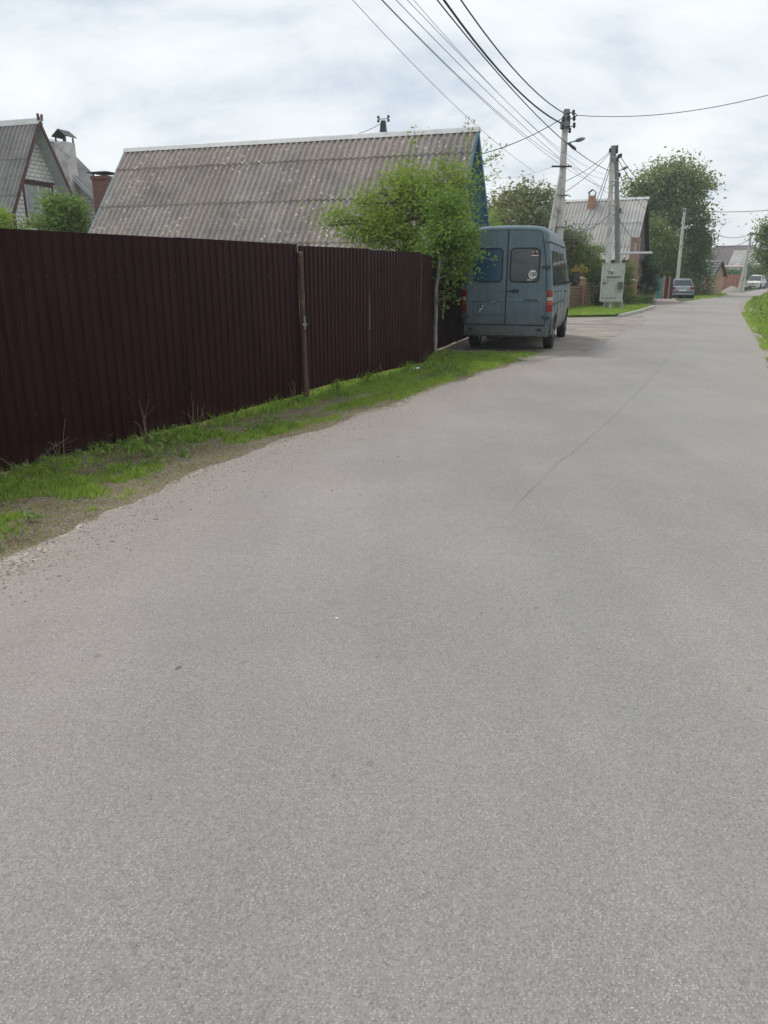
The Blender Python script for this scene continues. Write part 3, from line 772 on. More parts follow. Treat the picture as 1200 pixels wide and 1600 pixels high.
mb = MB(); mb.box((px_ - .005, py_, 1.84), (.05, .03, .09), .4); bw(mb, 'hinge_bracket', M['whitepaint'], fr)
mb = MB(); mb.box((px_ + .03, py_ - .03, 1.02), (.018, .02, .16), .4); mb.box((px_ + .03, py_ - .035, 1.0), (.06, .02, .03), .4); bw(mb, 'latch', M['steel'], fr)
for (q, off, zt) in ((fp(.90, A2, FB), -.05, 1.8), (fp(.45, FB, FC), -.05, 1.9), (fp(1.0, FB, FC), -.04, 1.93), (fp(.5, FD, FE), -.05, 1.9), (A2, -.05, 1.9), (fp(.02, FA, A2), -.05, 1.9)):
    mb = MB(); mb.tube([(q[0] + nx_.x * off, q[1] + nx_.y * off, 0), (q[0] + nx_.x * off, q[1] + nx_.y * off, zt)], .035, 10); bw(mb, 'post', M['rustpipe'], fr, smooth=True)
for zz in (.45, 1.6):
    for a, b in ((FA, A2), (A2, FB), (FB, FC), (FC, FD), (FD, FE)):
        mb = MB(); mb.tube([(a[0] - nx_.x * .03, a[1] - nx_.y * .03, zz), (b[0] - nx_.x * .03, b[1] - nx_.y * .03, zz)], .018, 4); bw(mb, 'rail', M['rustpipe'], fr)
mb = MB()   # screws
for a, b, n in ((A2, FB, 16), (FB, FC, 18), (FA, A2, 4)):
    for k in range(n):
        q = fp((k + .5) / n, a, b)
        for zz in (.45, 1.6): mb.box((q[0] + nx_.x * .014, q[1] + nx_.y * .014, zz), (.012, .012, .012), .4)
each(mb, 'screw_head', M['blackplastic'], fr, True)

# ------------------------------------------------------------------ houses
def sheets(L, slope_len, tan_, side, H, row=1.55, sw=1.02, wave=.2, amp=.026, y0=0.0, seed=1, first=None):
    """corrugated sheets in house coordinates (x along ridge, side -1 = towards the road/front); every sheet an island"""
    rn = random.Random(seed); mb = MB(); c = 1 / math.sqrt(1 + tan_ ** 2); s_ = tan_ * c
    first = first or row; nrow = 1 + math.ceil((slope_len - first) / row); nc = math.ceil(L / sw)
    for r_ in range(nrow):
        d0 = max(0, first + (r_ - 1) * row); d1 = min(slope_len, first + r_ * row + .12)
        for q in range(nc):
            x0 = q * sw; x1 = min(L, (q + 1) * sw); tl = rn.uniform(-.004, .006); n = max(2, int((x1 - x0) / wave * 7)); o = []
            jag = rn.uniform(-.012, .012)
            for (d, lift) in ((d0, .0), (d1 + jag, .024 + tl)):
                for k in range(n + 1):
                    x = x0 + (x1 - x0) * k / n; h = amp * math.sin(2 * math.pi * x / wave) + lift + .02
                    o.append((x, side * (y0 + d * c + h * s_), H - d * s_ + h * c))
            m = n + 1; fs = [(k, k + 1, m + k + 1, m + k) for k in range(n)]
            # small lower lip so every sheet end has thickness
            b = len(o)
            for k in range(n + 1):
                p = o[m + k]; o.append((p[0], p[1] - side * .012 * s_, p[2] - .012 * c))
            fs += [(m + k, m + k + 1, b + k + 1, b + k) for k in range(n)]
            mb.add(o, fs)
    return mb
def house(name, label, p0, p1, H, run_f, run_b, tan_, wallm, roofm, ovg=.45, inset=.35, sof='soffit', barge='maroon', base=0.0, wave=.2, amp=.026, ridge=True, seed=1, flatroof=False, sw=1.02, row=1.55, ridgem='ridge', gable0=True, first=None):
    a = Vector(p0); b = Vector(p1); L = (b - a).length; ang = math.atan2(b.y - a.y, b.x - a.x)
    root = empty(name, (a.x, a.y, 0), ang, label, 'house')
    c = 1 / math.sqrt(1 + tan_ ** 2)
    for side, run in ((-1, run_f), (1, run_b)):
        if flatroof:
            mb = MB(); q = [(0, 0, H), (L, 0, H), (L, side * run, H - tan_ * run), (0, side * run, H - tan_ * run)]
            mb.add(q + [(x, y, z + .06) for x, y, z in q], [(0, 1, 2, 3), (4, 5, 6, 7), (0, 1, 5, 4), (1, 2, 6, 5), (2, 3, 7, 6), (3, 0, 4, 7)])
            mb.build('roof', M[roofm], root)
        else:
            o = sheets(L, run / c, tan_, side, H, seed=seed + side, wave=wave, amp=amp, sw=sw, row=row, first=first).build('roof', M[roofm], root, fix=False, smooth=True, sharp=R(50))
        # boards under the sheets (seen as the soffit at the gables)
        mb = MB(); q = [(.01, 0, H - .03), (L - .01, 0, H - .03), (L - .01, side * (run - .02), H - .03 - tan_ * (run - .02)), (.01, side * (run - .02), H - .03 - tan_ * (run - .02))]
        mb.add(q + [(x, y, z - .04) for x, y, z in q], [(0, 1, 2, 3), (4, 5, 6, 7), (0, 1, 5, 4), (1, 2, 6, 5), (2, 3, 7, 6), (3, 0, 4, 7)])
        mb.build('soffit', M[sof], root)
        for gx in ((0, L) if gable0 else (L,)):
            x0, x1 = (gx - .03, gx + .008) if gx == 0 else (gx - .008, gx + .03)
            mb = MB(); mb.prism([(side * -.0, H + .06), (side * run, H + .06 - tan_ * run), (side * run, H - .16 - tan_ * run), (0, H - .16)], x0, x1, 'x'); mb.build('bargeboard', M[barge], root)
    if ridge:
        mb = MB()
        n = 7; r = .13
        mb.loft([[(x, -.13, H - .13 * tan_ + .085), (x, -.04, H + .07), (x, 0, H + .10), (x, .04, H + .07), (x, .13, H - .13 * tan_ + .085), (x, 0, H - .02)] for x in (-.06, L * .33, L * .33 + .01, L * .7, L + .06)])
        mb.build('ridge_cap', M[ridgem], root)
    ef = H - tan_ * (run_f - inset) - .075; eb = H - tan_ * (run_b - inset) - .075
    mb = MB(); mb.prism([(-(run_f - inset), base), (run_b - inset, base), (run_b - inset, eb), (0, H - .075), (-(run_f - inset), ef)], ovg, L - ovg, 'x'); mb.build('wall', M[wallm], root)
    return root, L
def gable_window(root, L, ovg, y0, y1, z0, z1, frame='maroon', lintel=False, name='window'):
    x = L - ovg
    mb = MB()
    for (a, b, c_, d) in ((y0 - .08, y0, z0 - .08, z1 + .08), (y1, y1 + .08, z0 - .08, z1 + .08), (y0, y1, z1, z1 + .08), (y0, y1, z0 - .08, z0)):
        mb.prism([(a, c_), (b, c_), (b, d), (a, d)], x - .05, x + .045, 'x')
    if lintel: mb.prism([(y0 - .15, z1 + .1), (y1 + .15, z1 + .1), (y1 + .12, z1 + .17), (y0 - .12, z1 + .17)], x - .02, x + .12, 'x')
    f = mb.build(name, M[frame], root)
    mb = MB(); mb.prism([(y0, z0), (y1, z0), (y1, z1), (y0, z1)], x - .02, x + .012, 'x'); mb.build('pane', M['curtain'], f)
    mb = MB(); ym = (y0 + y1) / 2
    mb.prism([(ym - .03, z0), (ym + .03, z0), (ym + .03, z1), (ym - .03, z1)], x + .0135, x + .03, 'x')
    for a, b in ((y0, y0 + .05), (y1 - .05, y1)): mb.prism([(a, z0), (b, z0), (b, z1), (a, z1)], x + .0135, x + .028, 'x')
    each(mb, 'sash', M['whitepaint'], f)
    return f
# big grey roof house behind the fence
BH, BL = house('brick_house', 'long house with lichen spotted grey corrugated roof and blue gable boards behind the fence', (-9.27, 30.2), (2.9, 26.1), 5.9, 3.15, 3.15, 1.18, 'whitebrick', 'slate', ovg=.55, sof='bluewood', barge='bluewood', seed=3, wave=.21, amp=.032, row=1.72, first=.85, sw=1.2)
mb = MB(); mx_ = 9.72
mb.box((mx_, .12, 6.1), (.22, .22, .5), taper=.6); mb.build('service_mast', M['darksteel'], BH)
mb = MB()
for q in (-1, 1):
    for zz in (6.36, 6.47): mb.tube([(mx_ + q * .17, .12, zz - .045), (mx_ + q * .17, .12, zz + .03)], [.05, .032], 8)
mb.tube([(mx_ - .17, .12, 6.4), (mx_ + .17, .12, 6.4)], .012, 5); each(mb, 'insulator', M['darksteel'], BH)
# left house
LH, LL = house('brick_house', 'white brick house with steep grey roof and dark red gable trim at far left', (-21.6, 34.8), (-13.0, 32.0), 7.2, 2.75, 2.75, 1.75, 'whitebrick', 'slate2', ovg=.55, sof='soffit', barge='maroon', seed=9, base=0)
gable_window(LH, LL, .55, -.62, .85, 3.55, 4.95, 'maroon', True)
mb = MB()
for sx in (-.05, .09): mb.tube([(LL + .03 + sx * 0, sx, 7.2), (LL + .03, sx * 1.6, 7.42)], [.06, .045], 6)
each(mb, 'finial', M['maroon'], LH)
mb = MB(); mb.box((LL - .52, -1.35, 3.3), (.07, .1, .9)); mb.build('downpipe', M['maroon'], LH)
# wing behind it, ridge running away from the road
WH, WL = house('house_wing', 'rear wing with bare grey sloping roof between the two chimneys', (-13.9, 36.4), (-14.4, 34.9), 7.05, 3.6, 3.2, .92, 'whitebrick', 'slate2', ovg=.3, seed=12, barge='soffit', ridge=True)
tag(WH, None, 'house')
def chimney(name, label, p, z0, z1, wd, mat, kind, capm='darksteel', rz=-.32):
    root = empty(name, (p[0], p[1], z0), rz, label, 'chimney'); h = z1 - z0
    mb = MB(); mb.box((0, 0, h / 2), (wd, wd, h)); 
    mb.build('stack', mat, root)
    if kind == 'gable':
        mb = MB()
        for sx in (-1, 1):
            for sy in (-1, 1): mb.box((sx * wd * .42, sy * wd * .42, h + wd * .18), (.05, .05, wd * .36))
        each(mb, 'cap_leg', M[capm], root)
        mb = MB(); e_ = wd * .62; zb = h + wd * .34
        mb.prism([(-e_, zb), (0, zb + wd * .45), (e_, zb), (e_, zb + .03), (0, zb + wd * .45 + .04), (-e_, zb + .03)], -e_, e_, 'y'); mb.build('cap', M[capm], root)
    else:
        mb = MB(); mb.box((0, 0, h + .0), (wd * 1.12, wd * 1.12, .12)); mb.build('crown_course', mat, root)
        mb = MB(); mb.box((0, 0, h + .19), (wd * 1.35, wd * 1.35, .03)); 
        mb.box((0, 0, h + .24), (wd * 1.3, wd * 1.3, .07), taper=.15); mb.build('cap', M[capm], root)
        mb = MB()
        for sx in (-1, 1):
            for sy in (-1, 1): mb.box((sx * wd * .42, sy * wd * .42, h + .12), (.04, .04, .14))
        each(mb, 'cap_leg', M[capm], root)
    return root
p = P(103, 240, 34.5); chimney('chimney', 'grey plastered chimney with gabled tin hood behind the white brick gable', (p.x, p.y), 4.2, P(103, 223, 34.5).z, .55, M['whiteplaster'], 'gable')
p = P(166, 300, 33.5); chimney('chimney', 'dark red brick chimney with flat tin cap beside the big grey roof', (p.x, p.y), 3.0, P(166, 279, 33.5).z, .72, M['redbrick'], 'flat')
# teal outbuilding
a = P(822, 330, 46); b = P(858, 330, 45)
house('outbuilding', 'turquoise boarded outbuilding half hidden by the tree beyond the van', (a.x, a.y), (b.x, b.y), P(840, 314, 45.5).z, 1.4, 1.4, 1.2, 'tealwall', 'teal', ovg=.1, sof='teal', barge='teal', flatroof=True, ridge=False)
# second house
a = P(858, 316, 52.5); b = P(1013, 310, 50.0)
H2, L2 = house('brick_house', 'pinkish brick house with steep pale grey ribbed roof beyond the electric cabinet', (a.x, a.y), (b.x, b.y), P(1013, 310, 50).z, 3.7, 3.7, .98, 'pinkwall', 'slate3', ovg=.25, sof='brownwood', barge='brownwood', seed=5, wave=.2, amp=.032, sw=1.2, row=2.0)
mb = MB(); mb.prism([(-3.3, 2.3), (3.3, 2.3), (0, 5.9)], L2 - .247, L2 - .20, 'x'); mb.build('gable_boards', M['brownwood'], H2)
gable_window(H2, L2, .25, -1.6, -.4, .9, 2.2, 'whitepaint')
for xx in (L2 * .45, L2 * .75):
    mb = MB(); mb.prism(rrect(xx - .6, xx + .6, .9, 2.1, .02), -3.42, -3.33, 'y'); f = mb.build('window', M['whitepaint'], H2)
    mb = MB(); mb.prism(rrect(xx - .5, xx + .5, 1.0, 2.0, .02), -3.43, -3.40, 'y'); mb.build('pane', M['glass'], f)
mb = MB(); mb.box((L2 - .05, -3.55, 1.85), (.5, .45, 3.7)); mb.build('corner_pier', M['pinkwall'], H2)
p = P(926, 300, 51); chimney('chimney', 'small orange brick chimney with tin hood on the ribbed roof', (p.x, p.y), 5.3, P(926, 306, 51).z, .42, M['orangebrick'], 'gable')

# far buildings: kiosk-like gate canopy, houses beyond it
Yk = 69
a = P(1104, 409, Yk + 1.0); b = P(1129, 409, Yk)
K, KL = house('gate_canopy', 'small dark metal roofed gate canopy beside the road beyond the dense trees', (a.x, a.y), (b.x, b.y), P(1129, 408, Yk).z, 2.0, 1.3, .95, 'tanwall', 'roofdark', ovg=.15, sof='brownwood', barge='brownwood', flatroof=True, ridge=False, inset=.5)
tag(K, None, 'shelter')
mb = MB(); cc = .95
for q in range(9):
    y = -.2 - q * .21; mb.box((KL / 2, y, P(1129, 408, Yk).z + .09 + y * .95), (KL + .05, .05, .05))
each(mb, 'roof_batten', M['silver'], K)
for xx in (KL * .55, KL - .05):
    mb = MB(); mb.box((xx, -1.62, 1.05), (.16, .14, 2.1)); mb.build('post', M['whitepaint'], K)
mb = MB(); mb.box((KL * .78, -1.535, .95), (KL * .34, .06, 1.9)); mb.build('door', M['darksteel'], K)
a = P(1090, 388, 96); b = P(1121, 377, 92)
# tan gable house with brown roof running right
Yb = 130; a = P(1118, 384, Yb); b = P(1181, 384, Yb - 4)
FH, FLn = house('tan_house', 'tan gabled house with broad brown roof in the distance above the gate canopy', (a.x, a.y), (b.x, b.y), P(1150, 384, Yb - 2).z, 6.6, 6.6, .85, 'tanwall', 'roofbrown', ovg=.2, sof='brownwood', barge='brownwood', flatroof=True, ridge=False)
mb = MB(); mb.prism([(-5.5, 0), (-1.0, 0), (-1.0, 4.3), (-3.3, 6.4), (-5.5, 4.2)], -2.6, .19, 'x'); mb.build('side_wing', M['tanwall'], FH)
mb = MB(); mb.prism([(-6.0, 3.9), (-3.3, 6.62), (-.6, 4.1), (-.6, 4.0), (-3.3, 6.45), (-6.0, 3.78)], -2.8, .18, 'x'); mb.build('wing_roof', M['brownwood'], FH)
Yc = 119; a = P(1147, 392, Yc + .5); b = P(1215, 392, Yc - 3)
GH, GL = house('shed', 'low barn with pale weathered two tier roof behind the leaning pole', (a.x, a.y), (b.x, b.y), P(1180, 392, Yc - 2).z, 3.6, 3.6, .75, 'plaster', 'slate3', ovg=.2, seed=15, wave=.4, amp=.05, sw=1.6, row=1.9, ridge=True)
tag(GH, None, 'shed')
a = P(1131, 416, 93)
cn = empty('canopy', (a.x, a.y, 0), -.3, 'flat pinkish metal canopy over a gateway in the distance', 'canopy')
mb = MB(); mb.box((1.05, 0, a.z - .05), (2.3, 1.6, .16), rx=.08); mb.build('roof', M['pinkmetal'], cn)
for xx in (.05, 2.1):
    mb = MB(); mb.box((xx, 0, (a.z - .1) / 2), (.08, .08, a.z - .1)); mb.build('post', M['brownwood'], cn)
# orange fence and blue grey fence
def board_fence(name, label, p0, p1, h, mat, n, capm=None, gap=.02, postm=None):
    a = Vector(p0); b = Vector(p1); L = (b - a).length; root = empty(name, (a.x, a.y, 0), math.atan2(b.y - a.y, b.x - a.x), label, 'fence')
    for k in range(n):
        mb = MB(); w_ = L / n; mb.box((w_ * (k + .5), 0, h / 2 + .03), (w_ - .14, .05, h)); mb.build('panel', mat, root)
        mb = MB(); mb.box((w_ * k, -.02, h / 2 + .05), (.13, .13, h + .1)); mb.build('post', postm or mat, root)
    return root
M['orangefence'] = MT('orange brown fence boards', (.36, .13, .07), .7, .25, 4, streak=True)
board_fence('wooden_fence', 'orange brown panel fence behind the pile of sand', G(1126, 455.5), G(1161, 453), 1.7, M['orangefence'], 6, postm=M['tanwall'])
p0 = P(1184, 440, 112); p1 = P(1216, 440, 106)
board_fence('sheet_fence', 'blue grey sheet metal fence behind the white suv', (p0.x, p0.y), (p1.x, p1.y), 1.9, M['bluefence'], 4)
# sand pile
x, y = G(1143, 457.5); root = MB(); rr = []
for j in range(9):
    r_ = 1.05 * (1 - j / 8) ** .8 + .001; z = 0.66 * (j / 8) ** .85
    rr.append([(x + r_ * math.cos(t) * (1 + .12 * nz(t * 2, j)), y + r_ * math.sin(t), z) for t in [2 * math.pi * k / 24 for k in range(24)]])
root.loft(rr); o = root.build('sand_pile', M['pile'], smooth=True); tag(o, 'pale heap of sand dumped at the roadside in front of the orange fence', 'sand pile')

# ------------------------------------------------------------------ brick fence near the cabinet
u = Vector((math.sin(R(24.6)), math.cos(R(24.6)))); n_ = Vector((u.y, -u.x)); O_ = Vector((9.1, 39.0))
bf = empty('brick_fence', (9.1, 39.0, 0), -R(24.6), 'orange brick fence with honey brick panels between the van and the grey cabinet', 'fence')
# local: y along the fence
def pillar(root, x, y, h, w_=.38, mat='orangebrick'):
    mb = MB(); mb.box((x, y, h / 2), (w_, w_, h)); q = mb.build('pillar', M[mat], root)
    mb = MB(); mb.box((x, y, h + .025), (w_ + .12, w_ + .12, .05)); mb.box((x, y, h + .10), (w_ + .08, w_ + .08, .10), taper=.1); mb.build('cap', M['tanwall'], q)
for t, h in ((-1.2, 1.25), (2.5, 1.42), (6.2, 1.45), (9.9, 1.45)): pillar(bf, 0, t, h)
for t0, t1, h in ((-4.6, -1.4, .95), (-1.0, 2.3, 1.12), (2.7, 6.0, 1.15), (6.4, 9.7, 1.15)):
    mb = MB(); mb.box((0, (t0 + t1) / 2, h / 2), (.24, t1 - t0, h)); mb.build('panel', M['yellowbrick'], bf)
x, y = P(986, 470, 45).xy
gp = empty('gate_pillars', (x, y, 0), -.4, 'pair of orange brick gate pillars with flat caps between the cabinet and the thuja', 'pillars')
pillar(gp, 0, 0, P(986, 440, 45).z, .42); pillar(gp, -1.0, .6, P(975, 442, 46).z, .3)
# turquoise gate
x, y = G(1021, 467.5)
gt = empty('gate', (x, y, 0), -.28, 'brown and turquoise sheet metal gate with reddish brick posts beside the silver hatchback', 'gate')
sc0 = y / 1245.0
xx = 0
for (wpx, mt, h, nm) in ((3.2, 'pinkwall', 1.62, 'post'), (8.3, 'teal', 1.42, 'wicket_door'), (3.2, 'orangebrick', 1.55, 'post'), (5.5, 'brownwood', 1.4, 'gate_leaf'), (2.2, 'orangebrick', 1.5, 'post'), (4.6, 'brownwood', 1.4, 'gate_leaf')):
    w_ = wpx * sc0 ; mb = MB(); mb.box((xx + w_ / 2, 0, h / 2 + .04), (w_ - .01, .25 if nm == 'post' else .06, h)); mb.build(nm, M[mt], gt, bevel=.01); xx += w_

# ------------------------------------------------------------------ electric cabinet
ca = P(954, 480, 38.6)
cb_ = empty('electric_cabinet', (ca.x, ca.y, 0), R(-3), 'pale grey green steel electric cabinet with black lettering mounted on a concrete pole', 'electric cabinet')
def local_text(txt, size, loc, mat, parent, name='lettering', rot=(R(90), 0, 0), align='LEFT', thick=.0015, shear=0, bold=0):
    cu = bpy.data.curves.new(name, 'FONT'); cu.body = txt; cu.size = size; cu.extrude = thick; cu.align_x = align; cu.shear = shear; cu.offset = bold
    to = bpy.data.objects.new(name, cu); C.objects.link(to)
    dg = bpy.context.evaluated_depsgraph_get(); me = bpy.data.meshes.new_from_object(to.evaluated_get(dg))
    bpy.data.objects.remove(to); me.materials.clear(); me.materials.append(mat)
    o = bpy.data.objects.new(name, me); C.objects.link(o); o.parent = parent; o.location = loc; o.rotation_euler = rot; return o
s38 = 38.6 / 1250
def cx2(px): return (px - 954) * s38
def cz2(py): return P(954, py, 38.6).z
mb = MB(); mb.box((cx2(955), .2, (cz2(412) + cz2(472)) / 2), (33 * s38, .4, cz2(412) - cz2(472))); mb.build('body', M['cabinet'], cb_, bevel=.012)
mb = MB(); mb.prism(rrect(cx2(939.2), cx2(968.5), cz2(465.3), cz2(413), .02), -.02, 0.0, 'y'); dr = mb.build('door', M['cabinet'], cb_, bevel=.004)
mb = MB(); mb.prism(rrect(cx2(938.8), cx2(970.8), cz2(471.5), cz2(466), .02), -.018, 0.0, 'y'); mb.build('base_panel', M['cabinet'], cb_, bevel=.004)
mb = MB(); mb.prism(rrect(cx2(939), cx2(961), cz2(466.0), cz2(465.2), .005), -.022, 0.0, 'y'); mb.build('seam', M['ink'], cb_)
mb = MB(); mb.box((cx2(942), -.04, cz2(442.6)), (.25, .04, .035), ry=-.08); mb.build('handle', M['darksteel'], dr)
mb = MB()
for (px, py) in ((942.5, 421.5), (941.5, 440.5), (941, 460)): mb.box((cx2(px), -.024, cz2(py)), (.035, .02, .035))
each(mb, 'lock', M['ink'], dr)
mb = MB(); mb.prism([(cx2(951.5) + .05 * math.cos(k * .63), cz2(422) + .05 * math.sin(k * .63)) for k in range(10)], -.024, -.018, 'y'); mb.build('round_plate', M['whitepaint'], dr)
local_text('ТЩ', .17, (cx2(944.8), -.022, cz2(428.2)), M['ink'], dr, bold=.006); local_text('И 1', .13, (cx2(951.5), -.022, cz2(428)), M['cabinet_dark'], dr)
local_text('вілкового', .15, (cx2(943.6), -.022, cz2(434.6)), M['ink'], dr, bold=.005); local_text('Буд. 35 7  4', .105, (cx2(943.6), -.022, cz2(439.4)), M['ink'], dr)
mb = MB(); mb.box((cx2(954.5), .2, cz2(472) / 2), (.1, .1, cz2(472))); mb.build('leg', M['whitepaint'], cb_)
mb = MB(); mb.box((cx2(955), .2, cz2(411.7)), (34 * s38, .46, .03)); mb.build('lid', M['cabinet'], cb_)
mb = MB(); mb.box((cx2(965.5), -.1, (cz2(440) + cz2(452)) / 2), (7 * s38, .22, cz2(440) - cz2(452))); q = mb.build('meter_box', M['cabinet_dark'], cb_, bevel=.01)
for k in (-1, 1):
    mb = MB(); mb.box((cx2(965.5) + k * .05, -.217, (cz2(440) + cz2(452)) / 2), (.045, .014, .3)); mb.build('meter_window', M['glass'], q)
# gas pipe
gx = P(973, 478, 38.9); tz = P(970, 395.5, 38.9).z; gl = empty('gas_pipe', (gx.x, gx.y, 0), 0, 'thin pale gas pipe rising beside the cabinet and crossing to the pink brick house', 'pipe')
mb = MB(); xr_ = P(1018, 395, 43.0); mb.tube([(gx.x, gx.y, 0), (P(970.5, 440, 38.9).x, gx.y, 1.3), (P(970, 395, 38.9).x, gx.y, tz - .05)], .035, 8)
mb.tube([(P(970, 395, 38.9).x - .03, gx.y, tz), (xr_.x, xr_.y, xr_.z)], [.05, .06], 8); a = P(992, 396, 40.8); mb.tube([(a.x, a.y, a.z), (a.x, a.y, a.z + .5)], .02, 6)
bw(mb, 'pipe', M['soffit'], gl, smooth=True)

# ------------------------------------------------------------------ poles
def square_pole(mb, a, b, w0, w1, n=8):
    mb.tube([Vector(a).lerp(Vector(b), k / n) for k in range(n + 1)], [w0 * .62 + (w1 - w0) * .62 * k / n for k in range(n + 1)], 8)
def insulator(mb, p, s_=1.0, d=(0, 0, 1)):
    p = Vector(p); d = Vector(d); mb.tube([p - d * .03 * s_, p + d * .01 * s_, p + d * .03 * s_, p + d * .07 * s_, p + d * .1 * s_], [.02 * s_, .045 * s_, .03 * s_, .042 * s_, .015 * s_], 8)
# pole 1
Y1 = 28.0; b1 = P(873, 370, Y1); t1 = P(884, 178, Y1)
p1 = empty('utility_pole', (5.98, Y1, 0), 0, 'tall concrete utility pole with a strut standing just behind the van', 'utility pole', 'utility poles along the street')
mb = MB(); square_pole(mb, (6.06, Y1, 0), (t1.x, Y1, t1.z), .25, .155); bw(mb, 'mast', M['concrete'], p1, smooth=True)
st_t = P(876, 290, Y1); mb = MB(); square_pole(mb, (5.30, Y1 - .15, 0), (st_t.x, Y1 - .05, st_t.z + .3), .25, .15); bw(mb, 'strut', M['concrete'], p1, smooth=True)
mb = MB(); q = P(883, 195, Y1); mb.box(q, (.28, .30, .24)); mb.box((q.x + .02, q.y, q.z + .30), (.19, .22, .32)); each(mb, 'steel_band', M['band'], p1, True, bevel=.02)
mb = MB(); rn = random.Random(4)
for (px, py) in ((889, 187), (897, 187), (897, 198), (880, 188), (879, 200), (890, 206), (896, 178)):
    insulator(mb, P(px, py, Y1 - .15), 1.3)
mb.tube([P(884, 178, Y1 - .1), P(892, 176, Y1 - .15), P(900, 178, Y1 - .2), P(901, 181, Y1 - .2), P(896, 184, Y1 - .2), P(888, 187, Y1 - .15)], .018, 6)
mb.tube([P(884, 197, Y1 - .15), P(898, 198, Y1 - .2)], .014, 5)
each(mb, 'insulator', M['darksteel'], p1, True, smooth=True)
def lamp(root, px0, py0, px1, py1, Y):
    a = P(px0, py0, Y); b = P(px1, py1, Y - .4); m = a.lerp(b, .45)
    mb = MB(); mb.tube([a, m], .02, 6); l_ = bw(mb, 'lamp_arm', M['steel'], root)
    mb = MB(); d = (b - m).normalized(); mb.tube([m, m + d * .08, m.lerp(b, .5), b - d * .05, b], [.025, .055, .07, .05, .02], 8)
    L = root.location; mb.v = [(v[0] - L[0], v[1] - L[1], v[2] - L[2]) for v in mb.v]; mb.build('lamp_head', M['steel'], l_, smooth=True)
lamp(p1, 886, 224, 914, 216, Y1)
mb = MB()
for (px, py) in ((890, 225), (893, 228), (896, 230)): insulator(mb, P(px, py, Y1 - .25), 1.2, (.7, 0, -.7))
each(mb, 'cable_clamp', M['darksteel'], p1, True, smooth=True)
mb = MB(); a = P(862, 260, Y1 - .15); b = P(893, 260, Y1 - .15); mb.tube([a, b], .03, 6); bw(mb, 'crossbar', M['darksteel'], p1)
mb = MB()
for zz in (2.0, 3.2, 4.2): mb.box((6.03, Y1, zz), (.38, .40, .02))
each(mb, 'strap', M['steel'], p1, True)
# pole 2
Y2 = 39.2; t2 = P(957, 232, Y2)
p2 = empty('utility_pole', (10.98, Y2, 0), 0, 'concrete utility pole with dark leaning strut behind the grey cabinet', 'utility pole', 'utility poles along the street')
mb = MB(); square_pole(mb, (10.98, Y2, 0), (t2.x, Y2, t2.z), .23, .18); bw(mb, 'mast', M['concrete'], p2, smooth=True)
b2 = P(967, 478, Y2 + .45); c2 = P(963, 250, Y2 + .3)
mb = MB(); square_pole(mb, (b2.x, b2.y, 0), (c2.x, c2.y, c2.z), .27, .17); bw(mb, 'strut', M['concrete_dark'], p2, smooth=True)
mb = MB(); mb.box(P(958.5, 236, Y2), (.24, .26, .45)); mb.box(P(959, 250, Y2), (.27, .29, .2)); mb.box(P(966, 334, Y2 - .05), (.5, .08, .06), ry=-.25); each(mb, 'steel_band', M['band'], p2, True, bevel=.015)
mb = MB()
for (px, py) in ((953, 237), (964, 238), (967, 246), (970, 245), (965, 250), (968, 275), (969, 330), (964, 232)): insulator(mb, P(px, py, Y2 - .15), 1.5)
mb.tube([P(960, 246, Y2 - .1), P(966, 243, Y2 - .2), P(971, 246, Y2 - .2)], .02, 5)
each(mb, 'insulator', M['darksteel'], p2, True, smooth=True)
lamp(p2, 963, 269, 982, 260, Y2)
mb = MB()
for py in (283, 320, 378): mb.box(P(957 - (py - 283) * .02, py, Y2), (.31, .33, .025))
each(mb, 'strap', M['whitepaint'], p2, True)
# pole 3 near the silver hatchback
Y3 = 60.; a = P(1059, 445, Y3); t3 = P(1070, 325, Y3)
p3 = empty('utility_pole', (a.x, Y3, 0), 0, 'leaning concrete lamp pole in the trees behind the silver hatchback', 'utility pole', 'utility poles along the street')
mb = MB(); square_pole(mb, (a.x - .05, Y3, 0), t3, .24, .16); bw(mb, 'mast', M['concrete'], p3, smooth=True); lamp(p3, 1070, 346, 1082, 341, Y3)
mb = MB(); insulator(mb, P(1069, 330, Y3 - .2), 1.5); insulator(mb, P(1066, 338, Y3 - .2), 1.5); each(mb, 'insulator', M['darksteel'], p3, True)
# pole 4 far, A shaped
Y4 = 78.; t4 = P(1174, 363, Y4)
x, y = G(1162, 458)
p4 = empty('utility_pole', (x, Y4, 0), 0, 'far leaning concrete pole with a strut beside the white suv', 'utility pole', 'utility poles along the street')
a = P(1160.5, 450, Y4); mb = MB(); square_pole(mb, (a.x, Y4, 0), t4, .25, .16); bw(mb, 'mast', M['concrete'], p4, smooth=True)
a = P(1154.5, 446, Y4); q = P(1169, 392, Y4); mb = MB(); square_pole(mb, (a.x, Y4 - .1, 0), q, .22, .16); bw(mb, 'strut', M['concrete'], p4, smooth=True); lamp(p4, 1171, 381, 1179, 378, Y4)
mb = MB()
for (px, py) in ((1172, 366), (1177, 367), (1181, 365)): insulator(mb, P(px, py, Y4 - .2), 2)
mb.tube([P(1172, 366, Y4 - .2), P(1183, 364, Y4 - .2)], .03, 5); each(mb, 'insulator', M['darksteel'], p4, True)

